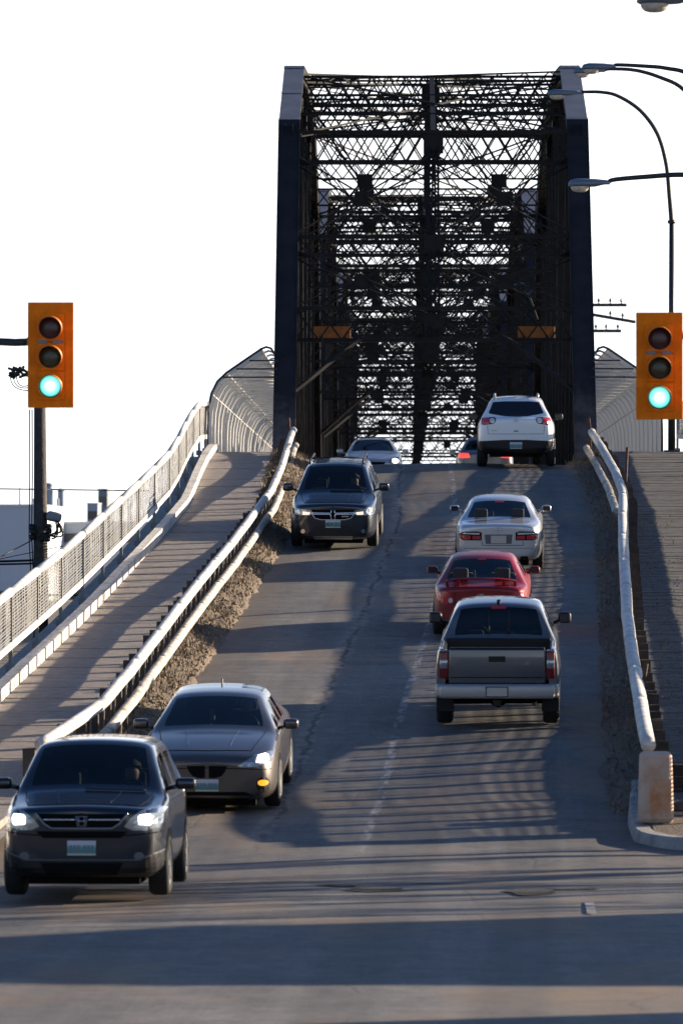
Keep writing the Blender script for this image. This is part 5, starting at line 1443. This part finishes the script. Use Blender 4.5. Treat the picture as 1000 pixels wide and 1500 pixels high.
c.mirrors(.95, 1.08, 1.85, .19, .13)

# white crossover at the crest
p = paint('pearl_white_paint', (.74,.76,.78), .05, .3)
c = Car('sport_utility_car', 'white SUV with black lower bumper at the crest of the ramp', 'car', dict(L=5.1, W=1.98, H=1.78, wr=.68, belt=1.13, hood=(.98,1.12), cab=(1.2,1.95,4.4,4.85), deck=1.24, tail=1.22, pillars=[(2.75,2.85),(3.75,3.85)], paint=p, zb=.3, r=.38, wb=3.02, fa=.97, tw=.25, blunt=True, glass='glass_dark', rglass='glass_dark', noback=True), at_row(.1, 143.5, 5.1), -R(.2))
c.patch('rear_window', [(-.58,1.63), (-.3,1.65), (.3,1.65), (.58,1.63), (.69,1.37), (.66,1.345), (.3,1.285), (0,1.27), (-.3,1.285), (-.66,1.345), (-.69,1.37)], 'R', M['black_glass'] if 'black_glass' in M else M.setdefault('black_glass', mat('black_privacy_glass', (.006,.006,.008), .06, 0, .6)), .008)
c.patch('tail_light', [(.5,1.16), (.5,1.22), (.55,1.26), (.84,1.245), (.87,1.2), (.86,1.08), (.8,1.06), (.56,1.1)], 'R', M['gasket'], .008, mirror=True)
c.patch('tail_lens', [(.67,1.09), (.67,1.235), (.84,1.235), (.86,1.19), (.85,1.085), (.79,1.07)], 'R', M['red_lens'], .022, mirror=True)
c.patch('reversing_lens', [(.595+.065*math.cos(R(a)), 1.17+.06*math.sin(R(a))) for a in range(0, 360, 36)], 'R', M['white_lens'], .022, mirror=True)
c.emblem(0, 1.17, 'R', 'bowtie', 'rim', 1.1)
c.patch('lower_bumper', [(-.97,.62), (-.9,.66), (-.3,.69), (.3,.69), (.9,.66), (.97,.62), (.94,.36), (.8,.31), (-.8,.31), (-.94,.36)], 'R', M['black_plastic'], .012)
c.patch('liftgate_handle', [(-.06,.9), (.06,.9), (.05,.925), (-.05,.925)], 'R', M['gasket'], .006)
c.strip('liftgate_seam', [(-.72,1.05), (-.7,.84), (.7,.84), (.72,1.05)], 'R', M['gasket'], .01, .001)
m = MB(); l, n_ = c.cast(-.55, .925, 'R'); m.rbox((-.55, l.y-.01, .925), (.15,.006,.022), .002, 1); m.build('name_badge', M['rim'], c.t)
c.plate(0, .55, 'R', None, .31, .165)
for x in (-.55, .55):
    m = MB(); m.tube([(x, c.Y(2.0), 1.75), (x, c.Y(2.15), 1.81), (x, c.Y(4.2), 1.815), (x, c.Y(4.38), 1.75)], .03, 6); m.build('roof_rail', M['rim'], c.t, True)
m = MB(); m.rbox((0, c.Y(4.3), 1.78), (.02,.16,.07), .008, 1); m.build('antenna', M['black_plastic'], c.t)
c.mirrors(1.1, 1.22, 1.7, .2, .17, M['black_plastic'])

# grey car beyond the crest, half behind the white one
p = paint('mid_grey_paint', (.12,.12,.13), .5, .34)
c = Car('hatchback', 'grey car with a red brake light half hidden behind the white SUV', 'car', dict(L=4.3, W=1.76, H=1.5, wr=.58, belt=.95, hood=(.8,1.0), cab=(1.1,1.85,3.6,4.1), deck=1.02, tail=1.0, pillars=[(2.5,2.6),(3.4,3.5)], paint=p, zb=.2, r=.32, wb=2.6, fa=.88), at_row(-.85, 171, 4.3), BROT)
c.patch('tail_light', [(.46,.86), (.5,.98), (.78,.99), (.8,.88), (.7,.84)], 'R', M['red_lit'], .01, mirror=True)
c.plate(0, .6, 'R'); c.mirrors(.96, 1.06, 1.6, .19, .14)
